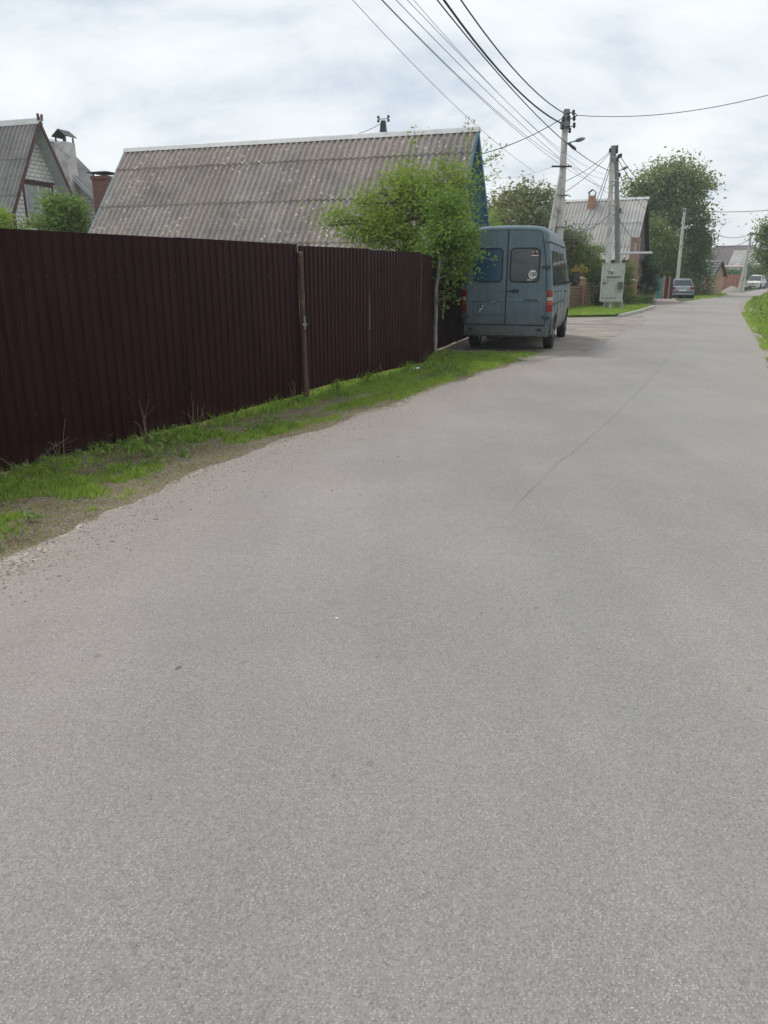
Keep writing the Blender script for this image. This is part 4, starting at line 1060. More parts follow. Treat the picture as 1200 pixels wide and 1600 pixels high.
# ------------------------------------------------------------------ wires
def wire(label, pxs, anchor, ang, r, ext0=0., ext1=0., mat='wire', name='overhead_wire', deg=2, free=False, group=None):
    """points of the wire found on the vertical plane that runs through anchor with heading ang; smoothed by a sag parabola"""
    ca_, sa_ = math.cos(R(ang)), math.sin(R(ang)); ts, zs = [], []
    for (px, py) in pxs:
        rx, fw, up = ray(px, py); k = (anchor[0] * ca_ - anchor[1] * sa_) / (rx * ca_ - fw * sa_)
        x, y = k * rx, k * fw; ts.append((x - anchor[0]) * sa_ + (y - anchor[1]) * ca_); zs.append(CAMH + k * up)
    cf = np.polyfit(ts, zs, min(deg, len(ts) - 1)); t0, t1_ = min(ts) - ext0, max(ts) + ext1
    pts = [(anchor[0] + sa_ * t, anchor[1] + ca_ * t, float(np.polyval(cf, t))) for t in np.linspace(t0, t1_, 28)]
    mb = MB(); mb.tube(pts, r, 5); o = mb.build(name, M[mat], smooth=True); tag(o, label, 'cable', 'overhead wires along the street'); return o
def wire3(label, pts, sag, r, mat='wire', name='overhead_wire', n=16):
    a, b = Vector(pts[0]), Vector(pts[1]); V = []
    for k in range(n + 1):
        t = k / n; p = a.lerp(b, t); p.z -= sag * 4 * t * (1 - t); V.append(p)
    mb = MB(); mb.tube(V, r, 5); o = mb.build(name, M[mat], smooth=True); tag(o, label, 'cable', 'overhead wires along the street'); return o
A1 = (5.98, 28.0)
wire('thick black cable, rightmost of those sweeping down from the top edge', [(720, 0), (773, 72), (833, 140), (880, 176)], A1, 24, .017, 14)
wire('thickest twisted black cable reaching the steel band of the pole behind the van', [(693, 0), (747, 70), (800, 133), (878, 193)], A1, 24, .024, 14)
wire('black cable passing the lamp of the near pole towards the cabinet pole', [(683, 0), (747, 80), (800, 137), (857, 199), (890, 228), (953, 267)], (6.1, 28.0), 24, .014, 12)
far2 = P(948, 302, 41)
wire('single thin wire, leftmost in the sky, passing the top of the big roof', [(551, 0), (607, 60), (667, 123), (723, 175), (758, 208), (800, 244), (835, 268)], (P(835, 268, 34).x, 34), 24, .007, 10, 0, 'wirethin')
wire('thin pale wire, second from the left in the sky', [(597, 0), (647, 53), (700, 107), (750, 152), (802, 199), (840, 231), (873, 255)], (P(873, 255, 36).x, 36), 24, .008, 10, 14, 'wirethin')
wire('thin pale wire, third from the left in the sky', [(597, -2), (649, 53), (703, 108), (752, 152), (805, 199), (840, 223), (873, 249)], (P(873, 249, 36).x, 36), 24, .008, 10, 14, 'wirethin')
wire('thin pale wire, fourth from the left in the sky', [(621, 0), (680, 63), (740, 123), (815, 199), (872, 241), (950, 302)], (P(950, 302, 44).x, 44), 24, .008, 10, 4, 'wirethin')
wire('thin pale wire that meets its neighbour halfway down the sky', [(635, 0), (687, 50), (747, 115), (783, 150), (833, 199), (873, 236)], (P(873, 236, 37).x, 37), 24, .008, 10, 12, 'wirethin')
wire('thin pale wire joining its neighbour left of the thick cables', [(647, 0), (700, 62), (750, 116), (783, 150), (835, 199), (875, 233)], (P(875, 233, 37).x, 37), 24, .007, 10, 12, 'wirethin')
wire3('service wire rising from the blue gable to the pole behind the van', (P(750, 241, 26.5), P(880, 184, 27.9)), .12, .013)
wire3('faint wire from the big roof bracket down along the ridge', (P(533, 213, 30), P(600, 190, 26.9)), .1, .009)
wire3('wire leaving the near pole to the right edge of the photo', (P(900, 180, 27.8), P(1290, 122, 23.5)), .35, .011)
wire3('faint wire running left from the crossbar of the near pole', (P(862, 261, 27.9), P(780, 278, 40)), .1, .006, 'wirethin')
wire3('upper of two crossing wires between the near pole and the cabinet pole', (P(884, 283, 28), P(953, 237, 39)), .1, .012)
wire3('lower of two crossing wires between the near pole and the cabinet pole', (P(883, 300, 28), P(953, 239, 39)), .12, .012)
wire3('slack cable drooping from the cabinet pole top to the near pole, left of three', (P(880, 362, 28), P(955, 246, 39.1)), 1.0, .016)
wire3('slack cable drooping from the cabinet pole top to the near pole, middle of three', (P(880, 366, 28.1), P(957, 248, 39.1)), 1.25, .016)
wire3('slack cable looping from halfway up the cabinet pole to the near pole', (P(880, 364, 28.2), P(954, 333, 39.1)), .28, .018)
wire3('slack cable drooping lowest between the near pole and the cabinet pole', (P(880, 369, 28.1), P(957, 290, 39.1)), 1.0, .013)
wire3('upper line from the cabinet pole to the far lamp pole', (P(970, 246, 39), P(1069, 330, 59.8)), .6, .016)
wire3('lower line from the cabinet pole to the far lamp pole', (P(966, 250, 39), P(1066, 338, 59.8)), .8, .016)
wire3('short line from the cabinet pole lamp towards the pink brick house gable', (P(966, 272, 39), P(1012, 330, 49.6)), .1, .012)
wire3('curved drop wire from the cabinet pole to the pink brick pier', (P(966, 340, 39), P(1010, 381, 45.8)), .3, .014)
wire3('wire from the far lamp pole to the right edge over the trees', (P(1073, 328, 59.8), P(1290, 317, 52)), .3, .02)
wire3('upper line between the far lamp pole and the farthest leaning pole', (P(1073, 332, 60), P(1172, 366, 77.8)), .9, .025)
wire3('lower line between the far lamp pole and the farthest leaning pole', (P(1073, 350, 60), P(1171, 374, 77.8)), 1.1, .025)
wire3('line from the farthest leaning pole to the right edge of the photo', (P(1182, 366, 77.8), P(1260, 396, 66)), .2, .025)

# ------------------------------------------------------------------ the van
VR = -R(17.0)
van = empty('parked_van', (2.61, 17.05, .012), VR, 'dusty blue grey high roof van parked beside the fence with its back towards us', 'van')
PROF = [(.34, .86), (.42, .91), (.55, .945), (.8, .968), (1.0, .972), (1.2, .97), (1.45, .948), (1.7, .925), (2.0, .888), (2.26, .852)]
def hw(z):
    for i in range(len(PROF) - 1):
        if PROF[i][0] <= z <= PROF[i + 1][0]:
            t = (z - PROF[i][0]) / (PROF[i + 1][0] - PROF[i][0]); return PROF[i][1] + (PROF[i + 1][1] - PROF[i][1]) * t
    return PROF[0][1] if z < PROF[0][0] else PROF[-1][1]
def vring(y, inset, zt, zb=.34):
    r_ = []
    zs = [zb + (zt - zb) * k / 14 for k in range(15)]
    top = [(hw(z) - inset - (.05 if k == 14 and zt < 2.2 else 0), z) for k, z in enumerate(zs)]
    r_ = [(x, y, z) for x, z in top]
    r_ += [(-x, y, z) for x, z in top[::-1]]
    return r_
def ztop(y):
    if y < 4.25: return 2.26
    if y < 4.95: return 2.26 - (y - 4.25) / .7 * .92
    return 1.34 - (y - 4.95) / .69 * .40
st = [(0.0, .075), (.015, .035), (.05, .008), (.10, 0)] + [(y, 0) for y in (.6, 1.2, 2.0, 3.0, 3.8, 4.25, 4.5, 4.75, 4.95)] + [(5.2, .015), (5.42, .05), (5.58, .13), (5.64, .22)]
mb = MB(); mb.loft([vring(y, i, ztop(y)) for y, i in st]); body = mb.build('body', M['van'], None, smooth=True, sharp=R(35))
# wheel arches cut out of the body
WY = (1.16, 4.71)
mb = MB()
for wy in WY:
    for sx in (-1, 1): mb.tube([(sx * .62, wy, .36), (sx * 1.2, wy, .36)], .40, 28)
cut = mb.build('cut', M['blackplastic'])
md = body.modifiers.new('b', 'BOOLEAN'); md.object = cut; md.operation = 'DIFFERENCE'; md.solver = 'EXACT'
dg = bpy.context.evaluated_depsgraph_get(); me = bpy.data.meshes.new_from_object(body.evaluated_get(dg)); body.modifiers.clear(); body.data = me
bpy.data.objects.remove(cut); body.parent = van
me.set_sharp_from_angle(angle=R(35))
# raised roof
RP = [(2.262, .866), (2.32, .862), (2.42, .84), (2.50, .79), (2.555, .70), (2.582, .55), (2.594, .3), (2.598, 0)]
def rring(y, k, dz):
    h_ = [(x * k, 2.262 + (z - 2.262) * dz) for z, x in RP]; return [(x, y, z) for x, z in h_] + [(-x, y, z) for x, z in h_[::-1][1:]]
mb = MB(); mb.loft([rring(y, k, d) for y, k, d in ((-.012, .93, .80), (.0, .965, .90), (.05, .99, .97), (.14, 1, 1), (1.2, 1, 1.02), (2.4, 1, 1.03), (3.5, 1, .98), (3.95, .99, .8), (4.25, .97, .38), (4.33, .95, .08))])
rf = mb.build('roof', M['vanroof'], van, smooth=True, sharp=R(50))
mb = MB()
for yy in (.9, 1.8, 2.7):
    mb.prism([(-.55, 2.592), (.55, 2.592), (.5, 2.612), (-.5, 2.612)], yy - .05, yy + .05, 'y')
each(mb, 'roof_rib', M['vanroof'], rf)
mb = MB()
for sx in (-1, 1): mb.tube([(sx * .867, .02, 2.262), (sx * .870, 1.5, 2.262), (sx * .870, 3.2, 2.262), (sx * .86, 4.1, 2.262)], .011, 5)
each(mb, 'drip_rail', M['vantrim'], van)
# rear doors
def door_outline(sx):
    pts = []
    zs = [.585, .9, 1.2, 1.5, 1.8, 2.1, 2.3]
    out_ = [(hw(min(z, 2.26)) - .118 - max(0, z - 2.26) * .4, z) for z in zs]
    out_ += [(out_[-1][0] - .012, 2.40), (out_[-1][0] - .05, 2.455), (out_[-1][0] - .13, 2.48)]
    out_ += [(.3, 2.492), (.010, 2.497)]
    pts = [(.010, .585)] + out_
    return [(sx * x, z) for x, z in pts]
def rpanel(name, pts, y0, y1, mat, parent, bevel=0): 
    mb = MB(); mb.prism(pts, y0, y1, 'y'); return mb.build(name, M[mat], parent, bevel=bevel)
for sx in (-1, 1):
    # dark door seal behind the door edge
    d = rpanel('rear_door', door_outline(sx), -.030, .02, 'van', van, .008)
    d['label'] = 'left rear door with blue window' if sx < 0 else 'right rear door with handle, clear window and stickers'
    o_ = [(x * 1.0 + sx * .014 if abs(x) > .05 else x - sx * .02, z + (.014 if z > 2.4 else (-.012 if z < .6 else 0))) for x, z in door_outline(sx)]
    rpanel('door_seal', o_, -.012, .018, 'rubber', d)
    x0, x1 = (.085, .655) if sx > 0 else (-.69, -.115)
    rpanel('window_seal', rrect(x0 - .028, x1 + .028, 1.452, 2.148, .10), -.040, -.02, 'rubber', d)
    w_ = rpanel('window', rrect(x0, x1, 1.48, 2.12, .075), -.045, -.02, 'vglass_blue' if sx < 0 else 'vglass_r', d)
    # pressed rail across the door and plate recess
    rpanel('trim_rail', rrect(min(sx * .05, sx * .72), max(sx * .05, sx * .72), .985 + .08, 1.06 + .06, .02), -.046, -.02, 'van' if sx < 0 else 'vanroof', d, .008)
    if sx < 0:
        rpanel('plate_recess', rrect(-.71, -.06, .775, 1.058, .04), -.036, -.02, 'vantrim', d)
        rpanel('plate_panel', rrect(-.70, -.07, .785, 1.05, .035), -.038, -.02, 'van', d)
        mb = MB(); mb.tube([(-.50, -.04, 1.02), (-.51, -.055, .96), (-.53, -.05, .9), (-.55, -.045, .84)], [.012, .026, .03, .018], 6); mb.build('hanging_tag', M['vantrim'], d)
        mb = MB(); mb.box((-.49, -.075, .96), (.02, .01, .035)); mb.box((-.53, -.085, .90), (.03, .01, .03), ry=.5); mb.box((-.50, -.085, .905), (.015, .01, .04)); mb.box((-.545, -.07, .855), (.022, .01, .03)); each(mb, 'tag_mark', M['whitepaint'], d)
        mb = MB(); mb.box((-.26, -.048, 1.056), (.09, .02, .016)); mb.build('plate_lamp', M['clearlens'], d)
    for zz in (.74, 1.76):
        mb = MB(); xx = sx * (hw(zz) - .10); mb.box((xx, -.032, zz), (.17, .03, .055)); mb.box((xx + sx * .03, -.044, zz - .005), (.07, .02, .07)); mb.build('hinge', M['vantrim'], d, bevel=.006)
    rd = d
# handle on right door
rpanel('handle_recess', rrect(.11, .27, 1.24, 1.315, .035), -.037, -.02, 'vantrim', rd)
mb = MB(); mb.box((.19, -.055, 1.285), (.15, .02, .026)); mb.build('handle', M['vantrim'], rd, bevel=.006)
mb = MB(); mb.box((.065, -.035, 1.275), (.085, .014, .022)); mb.build('lock_slot', M['rubber'], rd)
local_text('SPRINTER', .062, (.40, -.047, 1.072), M['vantrim'], rd, 'lettering', thick=.003, bold=.002)
# stickers on right window
def disc(name, x, z, r, y, mat, parent):
    mb = MB(); mb.prism([(x + r * math.cos(k * math.pi / 14), z + r * math.sin(k * math.pi / 14)) for k in range(28)], y, y + .003, 'y'); return mb.build(name, M[mat], parent)
s1 = disc('speed_sticker_rim', .545, 1.615, .096, -.0475, 'ink', rd); s2 = disc('speed_sticker', .545, 1.615, .088, -.0495, 'whitepaint', s1)
local_text('100', .105, (.545, -.051, 1.585), M['ink'], s1, 'lettering', align='CENTER', thick=.001, bold=.0035); local_text('км/г', .034, (.545, -.051, 1.555), M['ink'], s1, 'lettering', align='CENTER', thick=.001)
M['maroonsticker'] = MT('brownish red sticker', (.10, .035, .04), .5, .2, 20)
mb = MB(); mb.prism([(.50, 2.0), (.64, 2.0), (.635, 2.05), (.61, 2.09), (.57, 2.105), (.53, 2.09), (.505, 2.05)], -.048, -.045, 'y'); k_ = mb.build('arched_sticker', M['maroonsticker'], rd)
mb = MB(); mb.prism([(.49, 1.985), (.65, 1.985), (.64, 2.0), (.50, 2.0)], -.05, -.045, 'y'); mb.prism([(.515, 2.045), (.53, 2.045), (.55, 2.08), (.535, 2.08)], -.051, -.0482, 'y'); mb.prism([(.585, 2.08), (.60, 2.08), (.63, 2.05), (.615, 2.045)], -.051, -.0482, 'y'); each(mb, 'sticker_mark', M['whitepaint'], k_)
local_text('VIST', .06, (.425, -.047, 1.487), M['whitepaint'], rd, 'lettering', thick=.001)
# rear lights wrap round the corners
for sx in (-1, 1):
    t = None
    for nm, z0, z1, mt in (('tail_light', 1.155, 1.30, 'redlens'), ('reversing_lens', 1.085, 1.152, 'clearlens'), ('indicator_lens', 1.0, 1.082, 'orangelens'), ('brake_lens', .86, .997, 'redlens')):
        mb = MB()
        ring = []
        for z in (z0, z1):
            w0 = hw(z); ring.append([(sx * (w0 - .112), -.012, z), (sx * (w0 - .05), -.004, z), (sx * (w0 - .012), .03, z), (sx * (w0 + .008), .085, z), (sx * (w0 - .01), .085, z), (sx * (w0 - .112), .05, z)])
        mb.loft(ring); o = mb.build(nm, M[mt], van if t is None else t, bevel=.004)
        t = t or o
# bumper: wide centre, rounded corners
mb = MB(); pts = [(-.93, .20), (-.93, .03), (-.88, -.045), (-.70, -.07), (-.35, -.085), (.35, -.085), (.70, -.07), (.88, -.045), (.93, .03), (.93, .20)]
mb.loft([[(x * k, y + d, z) for x, y in pts] for z, k, d in ((.33, .985, .035), (.36, 1, .005), (.50, 1, 0), (.545, 1, 0), (.555, .985, .04))]); bp = mb.build('rear_bumper', M['van'], van, smooth=True, sharp=R(35))
mb = MB()
for sx in (-1, 1): mb.box((sx * .74, -.078, .485), (.10, .012, .04))
each(mb, 'bumper_slot', M['rubber'], bp)
mb = MB()
for sx in (-1, 1): mb.loft([[(sx * (.90 + (z - .4) * .05), .08, z), (sx * (.975 - abs(z - .6) * .03), .10, z), (sx * (.975 - abs(z - .6) * .03), .52 + (z - .4) * .35, z), (sx * .9, .5, z)] for z in (.36, .5, .78)])
each(mb, 'corner_panel', M['vantrim'], van)
# torn wire / tow bar below bumper
mb = MB(); mb.tube([(-.45, .08, .33), (-.2, .0, .29), (.1, -.02, .33), (.35, .05, .30), (.55, .1, .33)], .014, 5); mb.build('hanging_pipe', M['rustpipe'], van)
mb = MB(); mb.box((0, .35, .37), (1.5, .10, .10)); mb.box((0, 2.8, .30), (.9, 4.8, .12)); mb.tube([(.3, .1, .27), (.3, 1.4, .27)], .035, 8); mb.tube([(-.66, 1.16, .36), (.66, 1.16, .36)], .07, 8); mb.tube([(0, 1.16, .34), (.0, 1.12, .34)], .16, 12); mb.build('chassis', M['blackplastic'], van)
# wheels
def wheel(name, x, y, r, wd, parent, tm='tyre', rm='rim', n=24):
    sgn = 1 if x > 0 else -1; prof = [(-.5, .62), (-.5, .9), (-.42, .98), (-.2, 1), (.2, 1), (.42, .98), (.5, .9), (.5, .62)]
    mb = MB(); mb.loft([[(x + a * wd, y + r * k * math.cos(t), r + r * k * math.sin(t)) for a, k in prof] for t in [2 * math.pi * q / n for q in range(n)]] + [[(x + a * wd, y + r * k, r) for a, k in prof]], cap=False)
    w_ = mb.build(name, M[tm], parent, smooth=True)
    mb = MB(); xo = x + sgn * wd * .36
    mb.tube([(x - sgn * wd * .45, y, r), (xo, y, r)], r * .63, 20); mb.tube([(xo, y, r), (xo + sgn * .03, y, r)], [r * .34, r * .22], 12)
    for q in range(8):
        a = q * math.pi / 4; mb.box((xo + sgn * .004, y + r * .46 * math.cos(a), r + r * .46 * math.sin(a)), (.012, r * .13, r * .13))
    mb.build('rim', M[rm], w_, smooth=True)
    return w_
for wy in WY:
    for sx in (-1, 1): wheel('wheel', sx * .845, wy, .335, .21, van)
for wy in WY:      # black arch lips
    mb = MB()
    for sx in (-1, 1):
        mb.tube([(sx * (hw(max(.36, .36 + .41 * math.sin(a))) + .004), wy + .41 * math.cos(a), .36 + .41 * math.sin(a)) for a in [math.pi * k / 14 for k in range(15)]], .014, 5)
    each(mb, 'arch_lip', M['rubber'], van)
# side glass and panels
def side(name, y0, y1, z0, z1, off, mat, parent, sx=1, n=7, th=.02):
    mb = MB(); rings = []
    for k in range(n):
        z = z0 + (z1 - z0) * k / (n - 1); rd_ = .05 if k in (0, n - 1) else 0
        w0 = hw(z) + off; rings.append([(sx * w0, y0 + rd_, z), (sx * w0, y1 - rd_, z), (sx * (w0 - th), y1 - rd_, z), (sx * (w0 - th), y0 + rd_, z)])
    mb.loft(rings); return mb.build(name, M[mat], parent)
for sx in (1, -1):
    for y0, y1 in ((.22, 1.32), (1.42, 2.32), (2.46, 3.24)):
        s_ = side('side_window_seal', y0 - .03, y1 + .03, 1.37, 2.10, .004, 'rubber', van, sx); side('side_window', y0, y1, 1.40, 2.07, .009, 'glass', s_, sx)
    dw = side('front_door', 3.40, 4.36, .50, 1.33, .006, 'van', van, sx); side('door_window', 3.46, 4.22, 1.37, 1.98, .007, 'glass', dw, sx)
    mb = MB(); mb.box((sx * .985, 3.52, 1.22), (.03, .14, .035)); mb.build('handle', M['rubber'], dw)
    for y0, y1 in ((.14, .68), (1.60, 2.30), (2.36, 3.28), (3.44, 4.25)): side('lower_panel', y0, y1, .44 if y0 > .2 else .48, .90, .008, 'vanlow', van, sx)
    side('rubbing_strip', .14, 3.28, .985, 1.035, .014, 'vantrim', van, sx); 
    side('slide_rail', .5, 2.3, 1.24, 1.275, .012, 'vantrim', van, sx)
    mb = MB()
    for yy in (.74, 1.37, 2.33, 3.34, 4.40): mb.tube([(sx * (hw(z) + .002), yy, z) for z in (.5, .8, 1.1, 1.4, 1.8, 2.2)], .007, 4)
    each(mb, 'panel_gap', M['rubber'], van)
    mb = MB(); mb.tube([(sx * .95, 4.28, 1.42), (sx * 1.10, 4.22, 1.45)], .02, 6); mr = mb.build('mirror_arm', M['rubber'], van)
    mb = MB(); mb.box((sx * 1.17, 4.22, 1.52), (.19, .09, .34)); mh = mb.build('mirror', M['blackplastic'], mr, bevel=.03)
    mb = MB(); mb.box((sx * 1.17, 4.17, 1.52), (.15, .005, .28)); mb.build('mirror_glass', M['glass'], mr)
    mb = MB(); mb.box((sx * .70, 5.53, .83), (.28, .14, .2)); mb.build('headlight', M['headlamp'], van, bevel=.03)
mb = MB(); mb.add([(-.74, 4.32, 2.20), (.74, 4.32, 2.20), (.86, 4.90, 1.42), (-.86, 4.90, 1.42), (-.74, 4.29, 2.17), (.74, 4.29, 2.17), (.86, 4.87, 1.39), (-.86, 4.87, 1.39)], [(0, 1, 2, 3), (4, 5, 6, 7), (0, 1, 5, 4), (1, 2, 6, 5), (2, 3, 7, 6), (3, 0, 4, 7)]); mb.build('windscreen', M['glass'], van)
mb = MB(); mb.box((0, 5.62, .72), (.9, .06, .2)); mb.build('grille', M['blackplastic'], van)
mb = MB(); mb.loft([[(-.93, 5.35, z), (-.8, 5.6, z), (-.5, 5.68, z), (.5, 5.68, z), (.8, 5.6, z), (.93, 5.35, z), (.9, 5.2, z), (-.9, 5.2, z)] for z in (.32, .56)]); mb.build('front_bumper', M['vantrim'], van)

# ------------------------------------------------------------------ cars
def car(name, label, loc, rz, L, W, H, paint, kind, group):
    """y forward; rear at y=0.  Lower body and cabin are lofts; lamps, glass, plate and wheels are parts"""
    root = empty(name, (*loc, .012), rz, label, 'car', group)
    r = .31 if kind == 'hatch' else .35; gc = .2 if kind == 'hatch' else .25; belt = H * .60
    def ring(y, w_, z0, z1, sh=.04):
        h_ = [(w_ * .90, z0), (w_ * .985, z0 + .1), (w_, (z0 + z1) * .52), (w_ * .985, z1 - .1), (w_ * .93, z1 - .02), (w_ * .8, z1), (0, z1 + sh)]
        return [(x, y, z) for x, z in h_] + [(-x, y, z) for x, z in h_[::-1][1:]]
    w2 = W / 2
    S = [(0, w2 * .80, gc + .12, belt - .16), (.03, w2 * .90, gc + .06, belt - .06), (.14, w2 * .97, gc, belt), (.5, w2, gc, belt + .02), (L * .45, w2, gc, belt), (L * .7, w2, gc, belt - .03), (L * .75, w2 * .99, gc, belt - .06), (L * .9, w2 * .95, gc, belt - .15), (L - .06, w2 * .86, gc + .03, belt - .24), (L, w2 * .74, gc + .12, belt - .34)]
    mb = MB(); mb.loft([ring(*q) for q in S]); bd = mb.build('body', M[paint], root, smooth=True, sharp=R(35))
    yb = .10 if kind == 'hatch' else .25
    cab = [(yb, w2 * .86, belt - .03), (yb + .42, w2 * .70, H - .06), (yb + .7, w2 * .68, H), (L * .45, w2 * .68, H), (L * .53, w2 * .69, H - .06), (L * .72, w2 * .84, belt - .04)]
    mb = MB(); rings = []
    for i, (y, w_, z) in enumerate(cab):
        zb = belt - .06; t = max(0., (z - zb) / (H - zb)); wb = w2 * .93
        rings.append([(wb, y, zb), (wb - (wb - w_) * .5 * t, y, zb + (z - zb) * .5), (w_, y, max(z - .05, zb + .002)), (w_ * .86, y, max(z, zb + .004)), (0, y, max(z + .012, zb + .006)), (-w_ * .86, y, max(z, zb + .004)), (-w_, y, max(z - .05, zb + .002)), (-(wb - (wb - w_) * .5 * t), y, zb + (z - zb) * .5), (-wb, y, zb)])
    mb.loft(rings); cb2 = mb.build('cabin', M[paint], root, smooth=True, sharp=R(30))
    def quadp(nm, q, off, mat, par):
        q = [Vector(p) for p in q]; n = (q[1] - q[0]).cross(q[3] - q[0]).normalized(); c_ = sum(q, Vector()) / 4
        if (c_ - Vector((0, L * .4, H * .6))).dot(n) < 0: n = -n
        a = [p + n * off for p in q]; b = [p - n * .02 for p in q]; mb = MB(); mb.add(a + b, [(0, 1, 2, 3), (4, 5, 6, 7), (0, 1, 5, 4), (1, 2, 6, 5), (2, 3, 7, 6), (3, 0, 4, 7)]); return mb.build(nm, M[mat], par)
    zt = H - .13; wt = w2 * .66; wl = w2 * .80
    dy = .42
    def yr(z): return yb + dy * (z - (belt - .03)) / (H - .05 - (belt - .03))
    quadp('rear_window', [(-wl, yr(belt + .04), belt + .04), (wl, yr(belt + .04), belt + .04), (wt * .97, yr(zt), zt), (-wt * .97, yr(zt), zt)], .012, 'glass', cb2)
    yf0, yf1 = L * .715, L * .545; quadp('windscreen', [(-wl, yf0, belt + .0), (wl, yf0, belt + .0), (wt * .97, yf1, zt), (-wt * .97, yf1, zt)], .03, 'glass', cb2)
    for sx in (-1, 1):
        xl, xh = w2 * .925 * sx, w2 * .745 * sx
        for a, b, c_, d in ((.5, L * .36, .62, L * .36), (L * .38, L * .63, L * .38, L * .53)):
            quadp('side_window', [(xl, a + .05, belt + .02), (xl, b, belt + .02), (xh, d, zt), (xh, c_ + .12, zt)], .014, 'glass', cb2)
        mb = MB(); mb.box((sx * (w2 + .07), L * .62, belt + .06), (.17, .08, .12)); mb.build('mirror', M[paint], root, bevel=.02)
        for wy in (L * .19, L * .815): 
            mb = MB(); mb.tube([(sx * (w2 - .20), wy, r + .01), (sx * (w2 + .004), wy, r + .01)], r * 1.16, 20); mb.build('wheel_arch', M['rubber'], root)
            wheel('wheel', sx * (w2 - .09), wy, r, .2, root, n=18)
        if kind == 'hatch':
            mb = MB(); mb.box((sx * w2 * .76, .03, belt - .14), (w2 * .36, .10, .20)); tl_ = mb.build('tail_light', M['redlens'], root, bevel=.02)
            mb = MB(); mb.box((sx * w2 * .76, .03, belt - .285), (w2 * .36, .09, .075)); mb.build('reversing_lens', M['clearlens'], tl_, bevel=.015)
        else:
            mb = MB(); mb.box((sx * w2 * .80, .05, belt - .1), (w2 * .2, .12, .34)); mb.build('tail_light', M['redlens'], root, bevel=.02)
        mb = MB(); mb.box((sx * w2 * .66, L - .10, belt - .34), (w2 * .42, .22, .15)); mb.build('headlight', M['headlamp'], root, bevel=.03)
    bmat = paint
    mb = MB(); mb.loft([[(-w2 * .97, .22, z), (-w2 * .90, .0, z), (-w2 * .6, -.06, z), (w2 * .6, -.06, z), (w2 * .90, .0, z), (w2 * .97, .22, z), (w2 * .9, .3, z), (-w2 * .9, .3, z)] for z in (gc + .03, gc + .3)]); rb = mb.build('rear_bumper', M[bmat], root, bevel=.02)
    mb = MB(); mb.box((0, -.068, gc + .24), (W * .84, .02, .07)); mb.build('bumper_strip', M['blackplastic'], rb)
    mb = MB(); mb.loft([[(-w2 * .95, L - .3, z), (-w2 * .82, L - .02, z), (-w2 * .5, L + .05, z), (w2 * .5, L + .05, z), (w2 * .82, L - .02, z), (w2 * .95, L - .3, z), (w2 * .9, L - .4, z), (-w2 * .9, L - .4, z)] for z in (gc - .02, gc + .3)]); fb = mb.build('front_bumper', M[bmat], root, bevel=.02)
    mb = MB(); mb.box((0, L + .055, gc + .10), (W * .5, .02, .12)); mb.build('air_intake', M['rubber'], fb)
    mb = MB(); mb.box((0, L + .0, belt - .38), (W * .36, .1, .09)); mb.build('grille', M['rubber'], root)
    mb = MB(); mb.box((0, -.02 if kind == 'hatch' else L + .06, gc + .36 if kind == 'hatch' else gc + .2), (.52, .03, .11)); mb.build('number_plate', M['whitepaint'], root)
    mb = MB(); mb.prism([(.035 * math.cos(k * .63), belt - .13 + .035 * math.sin(k * .63)) for k in range(10)], .0, .05, 'y'); mb.build('round_badge', M['rim'], root)
    if kind == 'suv':
        mb = MB()
        for sx in (-1, 1): mb.tube([(sx * w2 * .66, .6, H + .05), (sx * w2 * .66, L * .5, H + .05)], .02, 5)
        each(mb, 'roof_rail', M['steel'], cb2)
    return root
# silver hatchback seen from behind
Yh = 59.0; sh_ = Yh / 1246
cx_ = (1067.5 - 600) / 1246 * Yh
car('parked_car', 'silver hatchback parked with its back to us beside the brown and turquoise gate', (cx_ - .1, Yh), -R(15), 4.15, 1.72, 1.40, 'silver', 'hatch', 'cars parked along the street')
# white suv facing us: rotate by ~180, centre of the front at px 1172
Ys = 99.0; fx = (1174 - 600) / 1249 * Ys
hd = R(180 - 35)   # body direction
L_ = 4.45; fwd = Vector((-math.sin(hd), math.cos(hd)))
car('parked_car', 'white suv facing us at the far bend of the road beside the leaning poles', (fx - fwd.x * L_, Ys - fwd.y * L_), hd, L_, 1.78, 1.68, 'wcar', 'suv', 'cars parked along the street')

# ------------------------------------------------------------------ trees
# thin tree in front of the fence beside the van
tb = G(678, 553)
tree('small_tree', 'slender young tree with pale trunk standing between the fence and the van', tb,
     [pb(700, 372, 16.1, 32, 1.0), pb(722, 400, 16.0, 20), pb(712, 426, 15.9, 17, 1.0), pb(676, 392, 16.1, 20), pb(730, 374, 16.3, 20), pb(696, 330, 16.4, 28), pb(700, 462, 15.9, 8)],
     110, 6000, .088, M['leaf_plum'], trunk=[(tb[0], tb[1], 0), tuple(P(682, 450, 16.0)), tuple(P(692, 380, 16.1)), tuple(P(700, 330, 16.3))], trunk_r=.05, bark='barkpale', clump_r=.13, seed=2, up=.15,
     sprigs=[(*P(735, 395, 15.9), *P(772, 408, 15.7), 22), (*P(680, 410, 15.8), *P(662, 402, 15.7), 16), (*P(694, 470, 15.8), *P(691, 492, 15.8), 16)])
